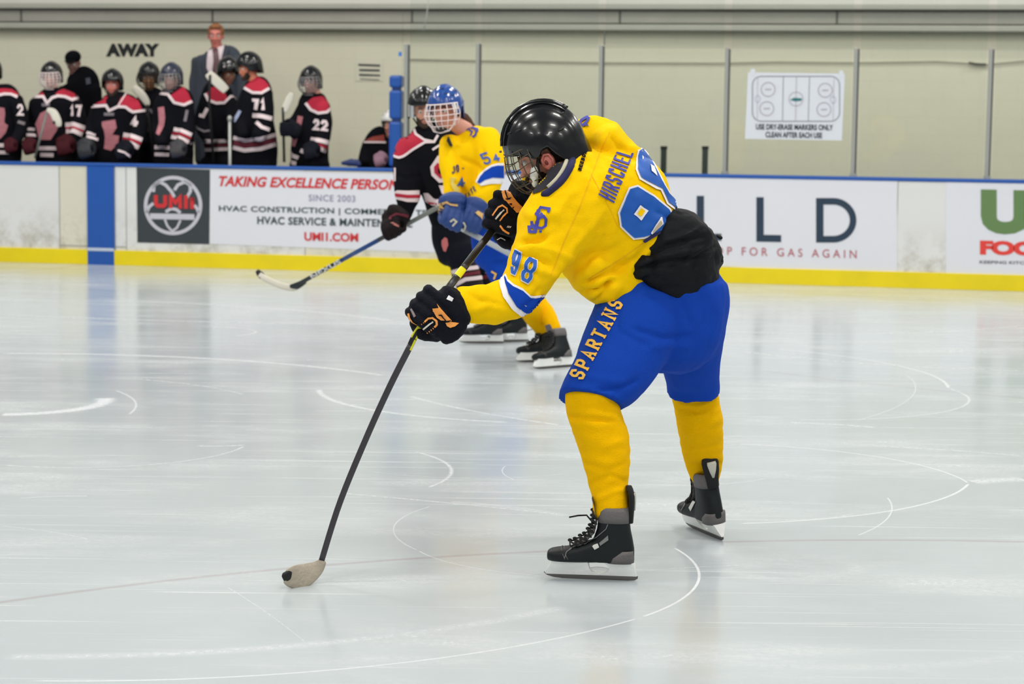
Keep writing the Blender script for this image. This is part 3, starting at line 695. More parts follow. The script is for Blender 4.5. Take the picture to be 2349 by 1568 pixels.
cb = tube([BP(*(lambda t: (t[0], WV-.02, t[1]))(bu(x, y, WV-.02))) for x, y in ((940, 136), (1090, 139), (1380, 144), (1660, 145), (1780, 142), (1960, 144), (2150, 141), (2215, 145), (2262, 148), (2349, 140), (2500, 138))], .006, 6)
tag(mk('wall_cable', *cb, mat('beige_cable', (150, 146, 130), .7)), 'thin beige cable running along the wall behind the glass', 'cable')
cb = tube([BP(*(lambda t: (t[0], WV-.03, t[1]))(bu(x, y, WV-.03))) for x, y in ((2222, 144), (2240, 147), (2262, 148))], .014, 6)
tag(mk('cable_sleeve', *cb, mat('dark_cable_sleeve', (84, 84, 76), .7)), 'short dark sleeve on the wall cable near the right post', 'cable sleeve')
cb = tube([BP(*(lambda t: (t[0], .3, t[1]))(bu(x, y, .3))) for x, y in ((971, 72), (979, 36), (988, -60))], .006, 6)
tag(mk('hanging_cord', *cb, mat('pale_cord', (196, 196, 188), .7)), 'pale slanting cord hanging in front of the grey beam', 'cord')
# ================================================================== FIGURE PARTS
def frame(fwd, up):
    f = Vector(fwd).normalized(); l = Vector(up).cross(f).normalized(); u = f.cross(l).normalized()
    return Matrix((f, l, u)).transposed()       # columns: x forward, y left, z up
def T(C, M3, s, p): return C+M3 @ (Vector(p)*s)
def head_solids(C, M3, s=1.0, nose=1.0, neck_to=None, neck_r=.058):
    D = [((-.012, 0, .032), (.098, .077, .086)), ((.03, 0, -.02), (.062, .062, .085)), ((.03, 0, -.075), (.050, .050, .040)),
         ((.072, 0, -.102), (.022, .026, .018)), ((.098, 0, -.012), (.014, .010, .030)), ((.108, 0, -.034), (.014*nose, .015, .011)),
         ((.080, 0, .026), (.018, .048, .010)), ((.068, .036, -.026), (.024, .022, .022)), ((.068, -.036, -.026), (.024, .022, .022)),
         ((.088, 0, -.062), (.012, .024, .007)), ((.086, 0, -.074), (.011, .021, .007)),
         ((-.008, .078, -.010), (.019, .009, .031)), ((-.008, -.078, -.010), (.019, .009, .031)), ((-.004, .084, -.010), (.010, .007, .018)), ((-.004, -.084, -.010), (.010, .007, .018))]
    out = [ell(T(C, M3, s, c), tuple(q*s for q in r), M3) for c, r in D]
    a = T(C, M3, s, (-.015, 0, -.05))
    b = neck_to if neck_to is not None else T(C, M3, s, (-.03, 0, -.19))
    out.append(caps([a, a.lerp(b, .5), b], [neck_r*s, neck_r*s*.98, neck_r*s*1.15]))
    return out
def eyes(C, M3, s, par):
    for y in (-1, 1):
        e = mk('eye', *ell(T(C, M3, s, (.080, .031*y, .004)), (.013*s,)*3, None, 12, 8), EYEW, par)
        i = mk('iris', *ell(T(C, M3, s, (.0905, .031*y, .003)), (.0035*s, .0065*s, .0065*s), M3, 10, 6), IRIS, par)
        mk('eyebrow', *caps([T(C, M3, s, (.094, .016*y, .026)), T(C, M3, s, (.093, .033*y, .031)), T(C, M3, s, (.082, .048*y, .026))], [.004*s, .0045*s, .003*s], 6), HAIRB, par)
    mk('mouth', *caps([T(C, M3, s, (.091, -.024, -.069)), T(C, M3, s, (.0985, 0, -.067)), T(C, M3, s, (.091, .024, -.069))], [.002*s, .0045*s, .002*s], 6), LIP, par)
EDGE = [(0, .052), (25, .050), (50, .038), (68, -.012), (76, -.030), (84, -.020), (90, .022), (104, .026), (114, -.02), (124, -.062), (150, -.078), (180, -.080)]
def edge_z(phi, EG=EDGE):
    a = abs((phi+180) % 360-180)
    for (p0, z0), (p1, z1) in zip(EG[:-1], EG[1:]):
        if p0 <= a <= p1: return z0+(z1-z0)*(a-p0)/(p1-p0)
    return EG[-1][1]
def helmet(C, M3, s, m, par, nu=72, nv=16, EG=EDGE, rad=(.137, .112, .120), detail=True, label=None, name='helmet'):
    c0 = Vector((-.010, 0, .028)); V = []; Fs = []
    def pt(phi, t, k):
        ze = edge_z(phi, EG); te = math.acos(max(-1, min(1, (ze-c0.z)/rad[2]))); th = te*t
        cp, sp = math.cos(math.radians(phi)), math.sin(math.radians(phi)); st = math.sin(min(th, math.radians(100))) if th > math.pi/2 else math.sin(th)
        r = 1.0
        if detail and k > .95:
            yy = sp*st
            r += .030*math.exp(-(yy/.22)**4)*min(1, math.cos(th)+.5)
            r -= .022*math.exp(-((abs(yy)-.40)/.09)**2)*max(0, math.cos(th-.5))
            r += .014*math.exp(-((th/te-.80)/.08)**2)
            r += .020*math.exp(-((abs(phi if phi < 180 else 360-phi)-150)/18)**2)*math.sin(th)
        return c0+Vector((rad[0]*cp*st, rad[1]*sp*st, rad[2]*math.cos(th)))*(r*k)
    for k in (1.0, .90):
        for j in range(nv+1):
            for i in range(nu): V.append(T(C, M3, s, pt(360*i/nu, max(j/nv, .004), k)))
    L = (nv+1)*nu
    for j in range(nv):
        for i in range(nu):
            a, b, c, d = j*nu+i, j*nu+(i+1) % nu, (j+1)*nu+(i+1) % nu, (j+1)*nu+i
            Fs.append((d, c, b, a)); Fs.append((L+a, L+b, L+c, L+d))
    for i in range(nu):
        a, b = nv*nu+i, nv*nu+(i+1) % nu; Fs.append((a, b, L+b, L+a)[::-1])
    Fs.append(tuple(range(nu))); Fs.append(tuple(L+i for i in range(nu))[::-1])
    h = mk(name, V, Fs, m, par, label=label)
    if detail:
        for ph, t, ln in ((38, .62, .017), (62, .60, .015), (-38, .62, .017), (-62, .60, .015), (90, .50, .02), (-90, .50, .02), (18, .42, .018), (-18, .42, .018), (128, .62, .017), (-128, .62, .017), (150, .45, .016), (-150, .45, .016)):
            q = T(C, M3, s, pt(ph, t, .992)); q2 = T(C, M3, s, pt(ph, t+.03, .992)); dz = (q2-q).normalized(); nn = (q-T(C, M3, s, c0)).normalized()
            sd = nn.cross(dz).normalized(); m3 = Matrix((sd, dz, nn)).transposed()
            mk('vent', *ell(q, (ln*s, .0045*s, .0035*s), m3, 10, 6), VENT, h)
    return h
def cage(C, M3, s, m, par, wire=.0022, na=9, nz=6, chin=None, z0=.058, z1=-.118, eye=False):
    """wire cage bulging in front of the face"""
    def pt(a, z):
        t = (z-z0)/(z1-z0); R = .128+.026*math.sin(math.pi*min(1, t*1.05))-.03*max(0, t-.75)/.25
        ar = math.radians(a); return T(C, M3, s, (.008+R*math.cos(ar)*(1-.10*t), R*.84*math.sin(ar)*(1-.22*max(0, t-.4)/.6), z+.0*t))
    parts = []
    A = 76
    for i in range(na):
        a = -A+2*A*i/(na-1)
        zz = z1+(.035 if abs(a) > 60 else .012 if abs(a) > 40 else 0)
        parts.append(tube([pt(a, z0+(zz-z0)*k/9) for k in range(10)], wire*s, 6))
    for j in range(nz):
        z = z0+(z1-z0)*j/(nz-1); aa = A if j < nz-2 else A*(.9 if j == nz-2 else .62)
        wv = .006 if (eye and 0 < j < 3) else 0
        parts.append(tube([pt(-aa+2*aa*k/18, z+wv*math.cos(k*.7)) for k in range(19)], wire*s*(1.5 if j in (0, nz-1) else 1), 6))
    o = mk('face_cage', *join(parts), m, par)
    if chin:
        mk('chin_cup', *ell(T(C, M3, s, (.098, 0, -.108)), (.022*s, .038*s, .018*s), M3), chin, par)
    return o
def straps(C, M3, s, par, m=None):
    for y in (-1, 1):
        mk('chin_strap', *tube([T(C, M3, s, (.03, .085*y, .0)), T(C, M3, s, (.045, .078*y, -.05)), T(C, M3, s, (.06, .045*y, -.10)), T(C, M3, s, (.065, .0, -.118))], .0055*s, 8), m or LACE, par)
def beard(C, M3, s, m, par, vox=.006, big=1.0):
    D = [((.036, 0, -.082), (.052, .056, .040)), ((.076, 0, -.100), (.028*big, .034, .026)), ((.050, .045, -.055), (.028, .014, .036)), ((.050, -.045, -.055), (.028, .014, .036)), ((.096, 0, -.050), (.012, .030, .007))]
    V, Fs = union([ell(T(C, M3, s, c), tuple(q*s for q in r), M3) for c, r in D], vox, 2)
    V = rumple(V, Fs, .006*s, 90); return mk('beard', V, Fs, m, par)
def glove(par, G, sh, wd, nb, s=1.0, m=GLV, vox=.0045, cuff=.20, trim=None, name='glove', cuffm=None, label=None):
    """G grip centre, sh shaft direction on the thumb side, wd towards the wrist, nb out of the back of the hand"""
    sh = Vector(sh).normalized(); nb = Vector(nb); nb = (nb-sh*nb.dot(sh)).normalized(); w_ = Vector(wd).normalized()
    wp_ = (w_-sh*w_.dot(sh)-nb*w_.dot(nb)*0).normalized()
    def q(a, b, c): return G+(sh*a+wp_*b+nb*c)*s
    solids = []
    ln = [.94, 1.0, .98, .86]
    for k in range(4):
        a = .044-.0305*k; L = ln[k]; r = (.0178, .0185, .0178, .0165)[k]*s
        solids.append(caps([q(a, .052, .047), q(a, .010, .052*L)], [r*1.05, r*1.08]))
        solids.append(caps([q(a, .004, .050*L), q(a, -.034*L, .030)], [r*1.05, r]))
        solids.append(caps([q(a, -.038*L, .022), q(a, -.036*L, -.016)], [r, r*.93]))
        solids.append(caps([q(a, -.030*L, -.024), q(a, .004, -.036)], [r*.93, r*.82]))
    solids.append(caps([q(.050, .075, .010), q(.076, .040, -.004)], [.024*s, .022*s]))
    solids.append(caps([q(.078, .030, -.010), q(.066, -.004, -.032)], [.020*s, .0175*s]))
    M3 = Matrix((sh, wp_, nb)).transposed()
    solids.append(ell(q(0, .068, .030), (.066*s, .040*s, .030*s), M3)); solids.append(ell(q(0, .105, .026), (.062*s, .036*s, .034*s), M3))
    we = G+(w_*cuff)*s
    a0 = q(0, .10 if cuff > .12 else .045, .012); st = [W(a0, .052*s, .040*s, 2.6), W(a0.lerp(we, .4), .055*s, .048*s, 2.6), W(a0.lerp(we, .42), .064*s, .056*s, 2.8), W(we, .073*s, .062*s, 2.8)]
    solids.append(loft(st, 20, 3, ref=nb))
    V, Fs = union(solids, vox, 2, .4)
    V = rumple(V, Fs, .0018*s, 55)
    o = mk(name, V, Fs, m, par, label=label); o_tree = bvh(V, Fs)
    return o, o_tree, q
def hand_solids(G, sh, wd, nb, s=.8):
    """the gripping hand of the body itself, five fingers closed round the shaft inside the glove"""
    sh = Vector(sh).normalized(); nb = Vector(nb); nb = (nb-sh*nb.dot(sh)).normalized(); wp_ = Vector(wd).normalized(); wp_ = (wp_-sh*wp_.dot(sh)).normalized()
    q = lambda a, b, c: G+(sh*a+wp_*b+nb*c)*s
    out = [caps([q(0, .09, .012), q(0, .05, .03)], [.035*s, .04*s])]
    for k in range(4):
        a = .036-.024*k; out.append(caps([q(a, .05, .04), q(a, -.01, .044), q(a, -.034, .02), q(a, -.03, -.018), q(a, .0, -.03)], [.011*s, .0105*s, .010*s, .0095*s, .009*s], 8))
    out.append(caps([q(.03, .07, .01), q(.056, .03, -.01), q(.05, -.004, -.03)], [.014*s, .012*s, .010*s], 8))
    return out
# boot local frame: x toe, z up, origin on the ice below the heel
def skate(par, heel, yaw, pitch=0, roll=0, s=1.0, vox=.005, laces=True, guard=True, marks=None, mirror=1):
    Mr = Matrix.Rotation(yaw, 3, 'Z') @ Matrix.Rotation(-pitch, 3, 'Y') @ Matrix.Rotation(roll, 3, 'X')
    H = Vector(heel); t = lambda x, y, z: H+Mr @ (Vector((x, y*mirror, z))*s)
    ax, ay, az = Mr @ Vector((1, 0, 0)), Mr @ Vector((0, 1, 0)), Mr @ Vector((0, 0, 1))
    def sec(c, n, a, b, e=2.3):
        return (c, n, a, b, e)
    # upper: horizontal slices of the ankle; foot: vertical slices towards the toe
    sol = []
    C = []
    for z, x0, x1, hy in ((.252, -.004, .108, .040), (.215, -.002, .108, .041), (.18, -.006, .112, .040), (.145, -.014, .124, .040), (.112, -.020, .150, .041), (.085, -.020, .170, .040), (.066, -.014, .170, .036)):
        C.append((t((x0+x1)/2, 0, z), ax*((x1-x0)/2*s), ay*(hy*s), 2.5))
    sol.append(rings(C, 28))
    C = []
    for x, z0, z1, hy in ((.05, .064, .15, .036), (.10, .062, .150, .038), (.14, .060, .138, .042), (.18, .060, .122, .047), (.215, .060, .114, .049), (.245, .061, .110, .047), (.268, .062, .106, .040), (.281, .065, .100, .028), (.284, .070, .092, .016)):
        C.append((t(x, 0, (z0+z1)/2), ay*(hy*s), az*((z1-z0)/2*s), 2.6))
    sol.append(rings(C, 28))
    V, Fs = union(sol, vox*s, 5)
    b = mk('skate', V, Fs, BOOT, par); tr = bvh(V, Fs)
    # grey padded collar
    C = [(t(.052+dx, 0, z), ax*(hx*s), ay*(hy*s), 2.5) for z, hx, hy, dx in ((.206, .0575, .0425, 0), (.225, .058, .043, 0), (.245, .057, .042, 0), (.259, .053, .038, 0), (.259, .044, .030, 0), (.235, .042, .028, 0))]
    mk('collar', *rings(C, 28), BOOTG, b)
    # heel counter and toe cap seams
    C = [(t(x, 0, z), ax*(hx*s), ay*(hy*s), 2.4) for x, z, hx, hy in ((.030, .064, .050, .0405), (.028, .084, .048, .0430), (.018, .096, .036, .0425), (.008, .108, .026, .040))]
    mk('heel_counter', *rings(C, 24), BOOTG, b)
    for xx in (.212, .222):
        mk('toe_seam', *tube([t(xx+.012*math.cos(a), .0485*math.sin(a), .086+.0275*math.cos(a)) for a in [math.radians(-110+220*k/14) for k in range(15)]], .0016*s, 5), BOOTG, b)
    # tongue
    C = [(t(x, 0, z), ay*(hy*s), (ax*.3+az*.95)*(.008*s), 2.4) for x, z, hy in ((.19, .122, .026), (.15, .142, .028), (.122, .172, .030), (.114, .21, .032), (.120, .262, .034), (.128, .285, .032))]
    mk('tongue', *rings(C, 16), BOOTG, b)
    if laces:
        parts = []
        path = [(.196, .124), (.178, .133), (.161, .142), (.146, .153), (.134, .167), (.126, .183), (.121, .200), (.119, .217), (.1185, .234)]
        for k, (x, z) in enumerate(path):
            hy = .031
            x2, z2 = path[min(k+1, len(path)-1)]
            for sg in (-1, 1):
                parts.append(tube([t(x-.006, sg*hy*1.12, z-.012), t(x+.006, sg*hy*.9, z+.000), t(x+.010, 0, z+.010), t((x+x2)/2+.006, -sg*hy*.9, (z+z2)/2+.002), t(x2-.006, -sg*hy*1.12, z2-.012)], .0030*s, 6))
            parts.append(ell(t(x+.010, .006*(-1)**k, z+.011), (.008*s, .008*s, .006*s), Mr, 8, 6))
        mk('laces', *join(parts), LACE, b)
        mk('lace_end', *tube([t(.130, .0, .205), t(.150, .02, .222), t(.180, .03, .218), t(.212, .034, .210)], .0030*s, 6), LACE, b)
    if guard:
        g = [(-.004, .205, .022), (-.006, .240, .026), (-.008, .275, .033), (-.006, .305, .036), (-.001, .322, .030), (.004, .334, .016)]
        C = [(t(x, 0, z), ay*(hy*s), ax*(.010*s), 2.6) for x, z, hy in g]
        mk('tendon_guard', *rings(C, 20), LACE, b)
        gg = [(-.0175, .248, .004), (-.0195, .275, .014), (-.0190, .300, .020), (-.0165, .310, .018)]
        C = [(t(x, 0, z), ay*(hy*s), ax*(.003*s), 2.6) for x, z, hy in gg]
        mk('guard_badge', *rings(C, 16), mat('pale_badge', (186, 186, 172), .5), b)
    # blade holder: rear tower, front tower, rail
    def slab(profile, hy0, hy1, name, m):
        V = []; n = len(profile)
        zs = [p[1] for p in profile]; z0, z1 = min(zs), max(zs)
        for sg in (-1, 1):
            for x, z in profile: V.append(t(x, sg*(hy0+(hy1-hy0)*(z-z0)/(z1-z0)), z))
        Fs = [tuple(range(n))[::-1], tuple(range(n, 2*n))]+[(i, (i+1) % n, n+(i+1) % n, n+i) for i in range(n)]
        return mk(name, V, Fs, m, b, smooth=False)
    slab([(-.026, .030), (-.020, .066), (.085, .066), (.070, .052), (.066, .040), (.074, .028), (.10, .022), (.10, .016), (-.030, .016)], .004, .026, 'blade_holder', HOLD)
    slab([(.10, .016), (.10, .022), (.128, .030), (.136, .042), (.138, .052), (.142, .066), (.262, .066), (.272, .050), (.284, .034), (.292, .022), (.286, .015)], .004, .026, 'blade_holder', HOLD)
    slab([(.066, .034), (.066, .040), (.090, .044), (.115, .044), (.136, .040), (.136, .034), (.11, .028), (.09, .028)], .0035, .004, 'holder_web', HOLD)
    rn = [(-.034, .017), (-.033, .008), (-.022, .002), (.0, .0005), (.13, .0), (.23, .001), (.262, .004), (.284, .010), (.296, .020), (.292, .0225), (.27, .018), (.0, .018)]
    slab(rn, .0016, .0017, 'blade', STEEL)
    return b, tr, t
def stick(name_root, A, B, w=.027, d=.019, mats=None, seg=((0, 1, 0),), nref=None):
    """shaft from A (blade end) to B (butt); seg = (t0, t1, material index)"""
    v = (B-A); t = v.normalized(); vd = ((A+B)/2-CO).normalized(); n = vd.cross(t).normalized(); bb = t.cross(n).normalized()
    for t0, t1, mi in seg:
        a = A+v*t0; b2 = A+v*t1
        C = [(a, n*(w/2), bb*(d/2), 5), (b2, n*(w/2), bb*(d/2), 5)]
        mk('shaft', *rings(C, 20), mats[mi], name_root, label=None)
    return n, bb
# ================================================================== THE SHOOTING PLAYER
YN, YF = 7.55, 8.30
R1 = root('person', Vector((.55, 7.85, 0)), 'bending hockey player with yellow jersey 98, blue pants and black helmet shooting in the foreground', 'person')
def shrink(st, k, kd=None): 
    out = []
    for q in st:
        q = q.copy(); q[3] *= k; q[4] *= (kd or k); out.append(q)
    return out
torso = [S(1326, 388, 7.86, 72, .13, 2.2), S(1345, 422, 7.86, 116, .19), S(1372, 462, 7.86, 152, .22), S(1412, 510, 7.87, 152, .21), S(1448, 545, 7.88, 136, .205), S(1476, 566, 7.90, 116, .19), S(1505, 580, 7.93, 100, .17)]
belly = [S(1340, 590, 7.78, 62, .13), S(1372, 625, 7.80, 66, .15), S(1408, 642, 7.84, 62, .16), S(1440, 636, 7.86, 50, .16)]
shoulderN = [S(1345, 452, 7.76, 100, .14), S(1280, 520, 7.70, 92, .125), S(1238, 585, 7.64, 66, .105), S(1212, 640, 7.60, 56, .095), S(1180, 680, 7.56, 51, .085), S(1135, 696, 7.52, 45, .075), S(1090, 697, 7.49, 41, .065), S(1058, 696, 7.47, 37, .062)]
shoulderF = [S(1400, 400, 8.00, 88, .12), S(1372, 345, 8.04, 76, .12), S(1345, 325, 8.10, 52, .10), S(1290, 340, 8.14, 45, .08), S(1235, 395, 8.08, 38, .07), S(1238, 442, 8.03, 36, .06)]
scap = [S(1385, 318, 7.98, 46, .12), S(1420, 352, 7.98, 44, .12), S(1452, 385, 7.97, 48, .12)]
pad = [S(1205, 528, 7.66, 24, .05), S(1228, 542, 7.66, 34, .07), S(1260, 545, 7.67, 40, .08)]
pad2 = [S(1215, 566, 7.62, 34, .06), S(1245, 580, 7.64, 46, .08)]
V, Fs = union([loft(torso), loft(belly), loft(shoulderN, sub=7), loft(shoulderF), loft(scap), loft(pad), loft(pad2)], .009, 4)
V = folds(V, Fs, [([(1188, 556), (1225, 552), (1262, 538)], -0.0240, 7), ([(1178, 582), (1225, 590), (1275, 612)], -0.0150, 7), ([(1172, 600), (1215, 612), (1290, 640)], 0.0090, 7),
    ([(1330, 655), (1380, 632), (1440, 606)], -0.0240, 8), ([(1325, 672), (1372, 664), (1420, 640)], -0.0210, 7), ([(1352, 700), (1385, 672), (1402, 640)], -0.0180, 6),
    ([(1255, 650), (1320, 560), (1400, 470)], 0.0090, 9), ([(1272, 668), (1350, 590), (1440, 560)], -0.0090, 10), ([(1335, 320), (1375, 345), (1400, 390)], -0.0120, 9),
    ([(1390, 300), (1420, 340), (1455, 345)], -0.0150, 9), ([(1440, 330), (1470, 350), (1480, 380)], 0.0120, 8), ([(1330, 330), (1360, 370), (1385, 420)], 0.0075, 9),
    ([(1060, 665), (1100, 690), (1150, 700)], -0.0090, 7), ([(1075, 715), (1120, 700), (1160, 715)], 0.0090, 7), ([(1180, 720), (1220, 690), (1245, 650)], -0.0120, 7),
    ([(1200, 490), (1240, 500), (1290, 480)], 0.0120, 12), ([(1275, 520), (1290, 470), (1320, 430)], 0.0075, 9), ([(1470, 590), (1500, 560), (1540, 520)], 0.0105, 9),
    ([(1420, 620), (1460, 590), (1500, 556)], -0.0120, 7), ([(1205, 560), (1270, 575), (1330, 600)], 0.0075, 9), ([(1500, 480), (1530, 500), (1575, 500)], -0.0090, 8)])
V = rumple(V, Fs, .012, 5.5, (1, 1, 1)); V = rumple(V, Fs, .009, 13, (1.5, 1, .6), 4); V = rumple(V, Fs, .003, 34, (1, 1, 1), 6)
J1 = mk('jersey', V, Fs, YEL, R1, label='bright yellow jersey'); T1 = bvh(V, Fs)
# body of skin: trunk, arms, hands, legs, neck and head as one surface
HC = P(1252, 352, 7.86); HM = frame((-.885, .10, -.46), (-.46, .0, .885))
thighN = [S(1500, 690, 7.86, 74, .14), S(1425, 790, 7.74, 66, .12), S(1365, 905, 7.62, 48, .085)]
calfN = [S(1362, 905, 7.62, 48, .08), S(1385, 1010, 7.60, 50, .08), S(1400, 1140, 7.56, 32, .05), S(1405, 1220, 7.53, 30, .045), S(1400, 1270, 7.52, 26, .04)]
thighF = [S(1560, 690, 7.98, 76, .14), S(1582, 800, 8.12, 62, .11), S(1590, 895, 8.22, 44, .08)]
calfF = [S(1592, 895, 8.22, 44, .075), S(1606, 990, 8.27, 42, .065), S(1616, 1090, 8.345, 24, .035), S(1622, 1140, 8.35, 20, .028), S(1624, 1180, 8.36, 17, .025)]
hips = [S(1500, 600, 7.9, 88, .16), S(1540, 660, 7.92, 108, .17), S(1530, 730, 7.93, 105, .16)]
G1 = P(981, 705, 7.455); G2 = P(1156, 492, 7.98)
sh1 = P(958, 758, 7.45)-P(1035, 655, 7.46); sh2 = Vector((-.30, -.12, -.93))
wd1 = Vector((1, .05, .10)); wd2 = Vector((.80, .30, .52)); nb1 = Vector((0, -1, .05)); nb2 = Vector((-.25, -.93, .1))
body = [loft(shrink(torso, .78, .8)), loft(hips), loft(shrink(shoulderN, .62, .7)), loft(shrink(shoulderF, .62, .7)), loft(thighN), loft(calfN), loft(thighF), loft(calfF)]
body += head_solids(HC, HM, 1.02, 1.1, P(1312, 405, 7.9), .066)+hand_solids(G1, sh1, wd1, nb1, .9)+hand_solids(G2, sh2, wd2, nb2, .9)
body.append(caps([G1+wd1.normalized()*.09, P(1090, 697, 7.49)], [.034, .036])); body.append(caps([G2+wd2.normalized()*.09, P(1240, 440, 8.02)], [.034, .036]))
V, Fs = union(body, .0065, 2)
B1 = mk('body', V, Fs, SKIN, R1, label='fair skin of face, ear and neck')
eyes(HC, HM, 1.02, B1)
ear = T(HC, HM, 1.02, (-.004, .092, -.026))
mk('ear', *join([ell(ear, (.026, .010, .034), HM), ]), SKINR, B1, label='reddened ear')
mk('ear_fold', *tube([ear+HM @ Vector(q) for q in ((.016, .010, -.008), (.018, .011, .014), (.004, .012, .028), (-.014, .011, .022), (-.020, .010, 0), (-.012, .010, -.022))], .0045, 8), SKINR, B1)
mk('ear_canal', *ell(ear+HM @ Vector((.006, .009, -.002)), (.006, .004, .010), HM, 8, 6), mat('dark_red_skin', (120, 50, 46), .6), B1)
beard(HC, HM, 1.03, BEARD, B1, .005, 1.1)
hr, Fh = union([ell(T(HC, HM, 1.02, (-.03, 0, .01)), (.088, .083, .085), HM), ell(T(HC, HM, 1.02, (.022, .070, .0)), (.012, .012, .030), HM), ell(T(HC, HM, 1.02, (.022, -.070, .0)), (.012, .012, .030), HM)], .006, 1)
mk('hair', hr, Fh, BEARD, B1)
EG1 = [(0, .050), (25, .048), (50, .036), (64, .020), (72, .000), (80, -.004), (86, .016), (98, .016), (104, -.02), (114, -.060), (150, -.080), (180, -.085)]
H1 = helmet(HC, HM, 1.10, HBLK, R1, 96, 24, EG1, (.137, .112, .146), label='glossy black vented helmet')
for yy in (-.030, .030):
    c0 = Vector((-.01, 0, .028)); pp = []
    for k in range(16):
        th = math.radians(-66+126*k/15); pp.append(T(HC, HM, 1.10, c0+Vector((-.137*1.035*math.sin(th), yy, .146*1.035*math.cos(th)))))
    mk('ridge', *tube(pp, .0055, 8), HBLK, H1)
mk('front_screw', *ell(T(HC, HM, 1.10, (.128, .055, .075)), (.005, .005, .005), HM, 10, 6), STEEL, H1)
mk('front_screw', *ell(T(HC, HM, 1.10, (.118, .072, .060)), (.005, .005, .005), HM, 10, 6), STEEL, H1)
cage(HC, HM, 1.06, CAGEB, H1, .0019, 11, 7, None, .052, -.122, True)
mk('cage_rim', *tube([T(HC, HM, 1.06, q) for q in ((.040, .104, .050), (.052, .098, -.02), (.064, .088, -.075), (.082, .052, -.122), (.098, 0, -.132), (.082, -.052, -.122), (.064, -.088, -.075), (.052, -.098, -.02), (.040, -.104, .050))], .0034, 8), CAGEB, H1)
mk('cage_clip', *caps([T(HC, HM, 1.06, (.052, .092, -.030)), T(HC, HM, 1.06, (.064, .092, -.052)), T(HC, HM, 1.06, (.072, .088, -.076))], [.014, .016, .012], 14), mat('white_cage_clip', (228, 230, 224), .3), H1, label='white plastic cage clip')
mk('chin_cup', *ell(T(HC, HM, 1.04, (.090, 0, -.116)), (.026, .040, .018), HM), VENT, H1)
mk('chin_strap', *tube([T(HC, HM, 1.04, q) for q in ((.01, .096, .02), (.035, .094, -.02), (.05, .086, -.07), (.075, .045, -.112))], .006, 8), LACE, H1)
# collar
col = [(1318, 312, 7.88), (1321, 345, 7.79), (1312, 384, 7.72), (1292, 414, 7.68), (1264, 438, 7.68), (1238, 452, 7.76), (1225, 430, 7.95), (1250, 370, 8.05), (1290, 320, 8.02)]
def on_jersey(pts, push=.0):
    out = []; 
    for x, y in pts:
        d = ray(x, y).normalized(); h = T1.ray_cast(CO, d)
        if h[0] is None: h = T1.find_nearest(P(x, y, 7.72))
        out.append(P(x, y, h[0].y-push))
    return out
front = [cr([np.array(v, dtype=float) for v in ((1315, 318), (1317, 345), (1309, 380), (1292, 409), (1269, 432), (1250, 446))], i/4) for i in range(21)]
cp = on_jersey(front, .002)+[P(1238, 440, 7.84), P(1236, 400, 7.96), P(1262, 350, 8.02), P(1300, 320, 7.98)]
cp.append(cp[0])
mk('collar', *tube(cp, .0145, 10), NAVY, J1, label='navy collar')
mk('collar_trim', *tube([p-_r*.019+_u*.004 for p in cp[2:17]], .0085, 8), mat('cream_collar_trim', (190, 184, 160), .8), J1)
decal('neck_patch', T1, [[(1317, 320), (1312, 352), (1300, 382), (1284, 404), (1262, 426), (1240, 440), (1222, 446), (1232, 424), (1256, 398), (1278, 366), (1300, 326)]], mat('dark_neck_patch', (24, 22, 32), .8), J1, .004, 4, 7.8)  # dark patch laid over the jersey inside the collar
# writing and numbers on the jersey
dl = lambda n, p, m, lift=.003, g=4, lab=None: decal(n, T1, p, m, J1, lift, g, 7.8, lab)
dl('seam', stroke([(1398, 302), (1376, 350), (1358, 400), (1332, 470), (1296, 550), (1264, 632)], 1.8)+stroke([(1356, 400), (1400, 480), (1418, 520)], 1.4)+stroke([(1478, 556), (1430, 590), (1350, 640)], 1.6), mat('seam_thread', (240, 182, 0), .9), .0012, 4)
dl('name_lettering', word('HIRSCHEL', [(1408, 466), (1454, 352), (1417, 341), (1372, 447)], 4.6, .30), PURP, .0035, 3, 'violet blue name lettering')
dl('maker_lettering', word('REEBOK', [(1333, 394), (1347, 349), (1338, 346), (1325, 391)], 2.6, .25), BLK, .0035, 2)
o9 = [(1441.7, 430), (1462.7, 424.3), (1500, 448), (1537.4, 478.8), (1551.7, 511.4), (1530, 528), (1479, 546.8), (1453.2, 549.6), (1421.6, 520), (1416.8, 486.5)]
i9 = [(1444, 434), (1462, 429), (1498, 452), (1533, 481.5), (1547, 511), (1526, 525), (1477, 543), (1455, 545.6), (1425.5, 518), (1421.3, 487)]
dl('back_number', [o9], WHT, .004, 5, 'white edging of the large number'); dl('back_number', [i9], BLUN, .0065, 5, 'blue digit nine')
dl('back_number', [[(1467.5, 469.3), (1484.7, 483.6), (1469.4, 505.6), (1452.2, 490.3)]], WHT, .009, 4); dl('back_number', [[(1468, 476), (1477.5, 484), (1469, 497), (1459.5, 489.5)]], YEL, .0115, 4)
dl('back_number', [[(1490.5, 534.3), (1500, 520), (1512, 500.5), (1515.4, 499.9), (1519.2, 513.3), (1506, 526), (1494.3, 537)]], WHT, .009, 4)
dl('back_number', [[(1495, 531), (1512, 506), (1516, 513), (1498, 534)]], mat('tan_inset', (190, 170, 140), .8), .0115, 4)
dl('back_number', [[(1473, 552), (1490, 540), (1520, 514), (1546, 512), (1535, 524), (1505, 542), (1478, 556)]], NAVY, .0055, 4)  # shade on the digit's lower right, painted as a navy piece
o8 = [(1462.7, 344.9), (1473.3, 338.2), (1496.2, 366.9), (1509.6, 392.7), (1526.8, 427.2), (1536, 442.5), (1557, 465.4), (1576, 494.1), (1569, 498), (1528.8, 468.3), (1514.4, 436.8), (1504.8, 434), (1466, 411.9), (1457, 388.9)]
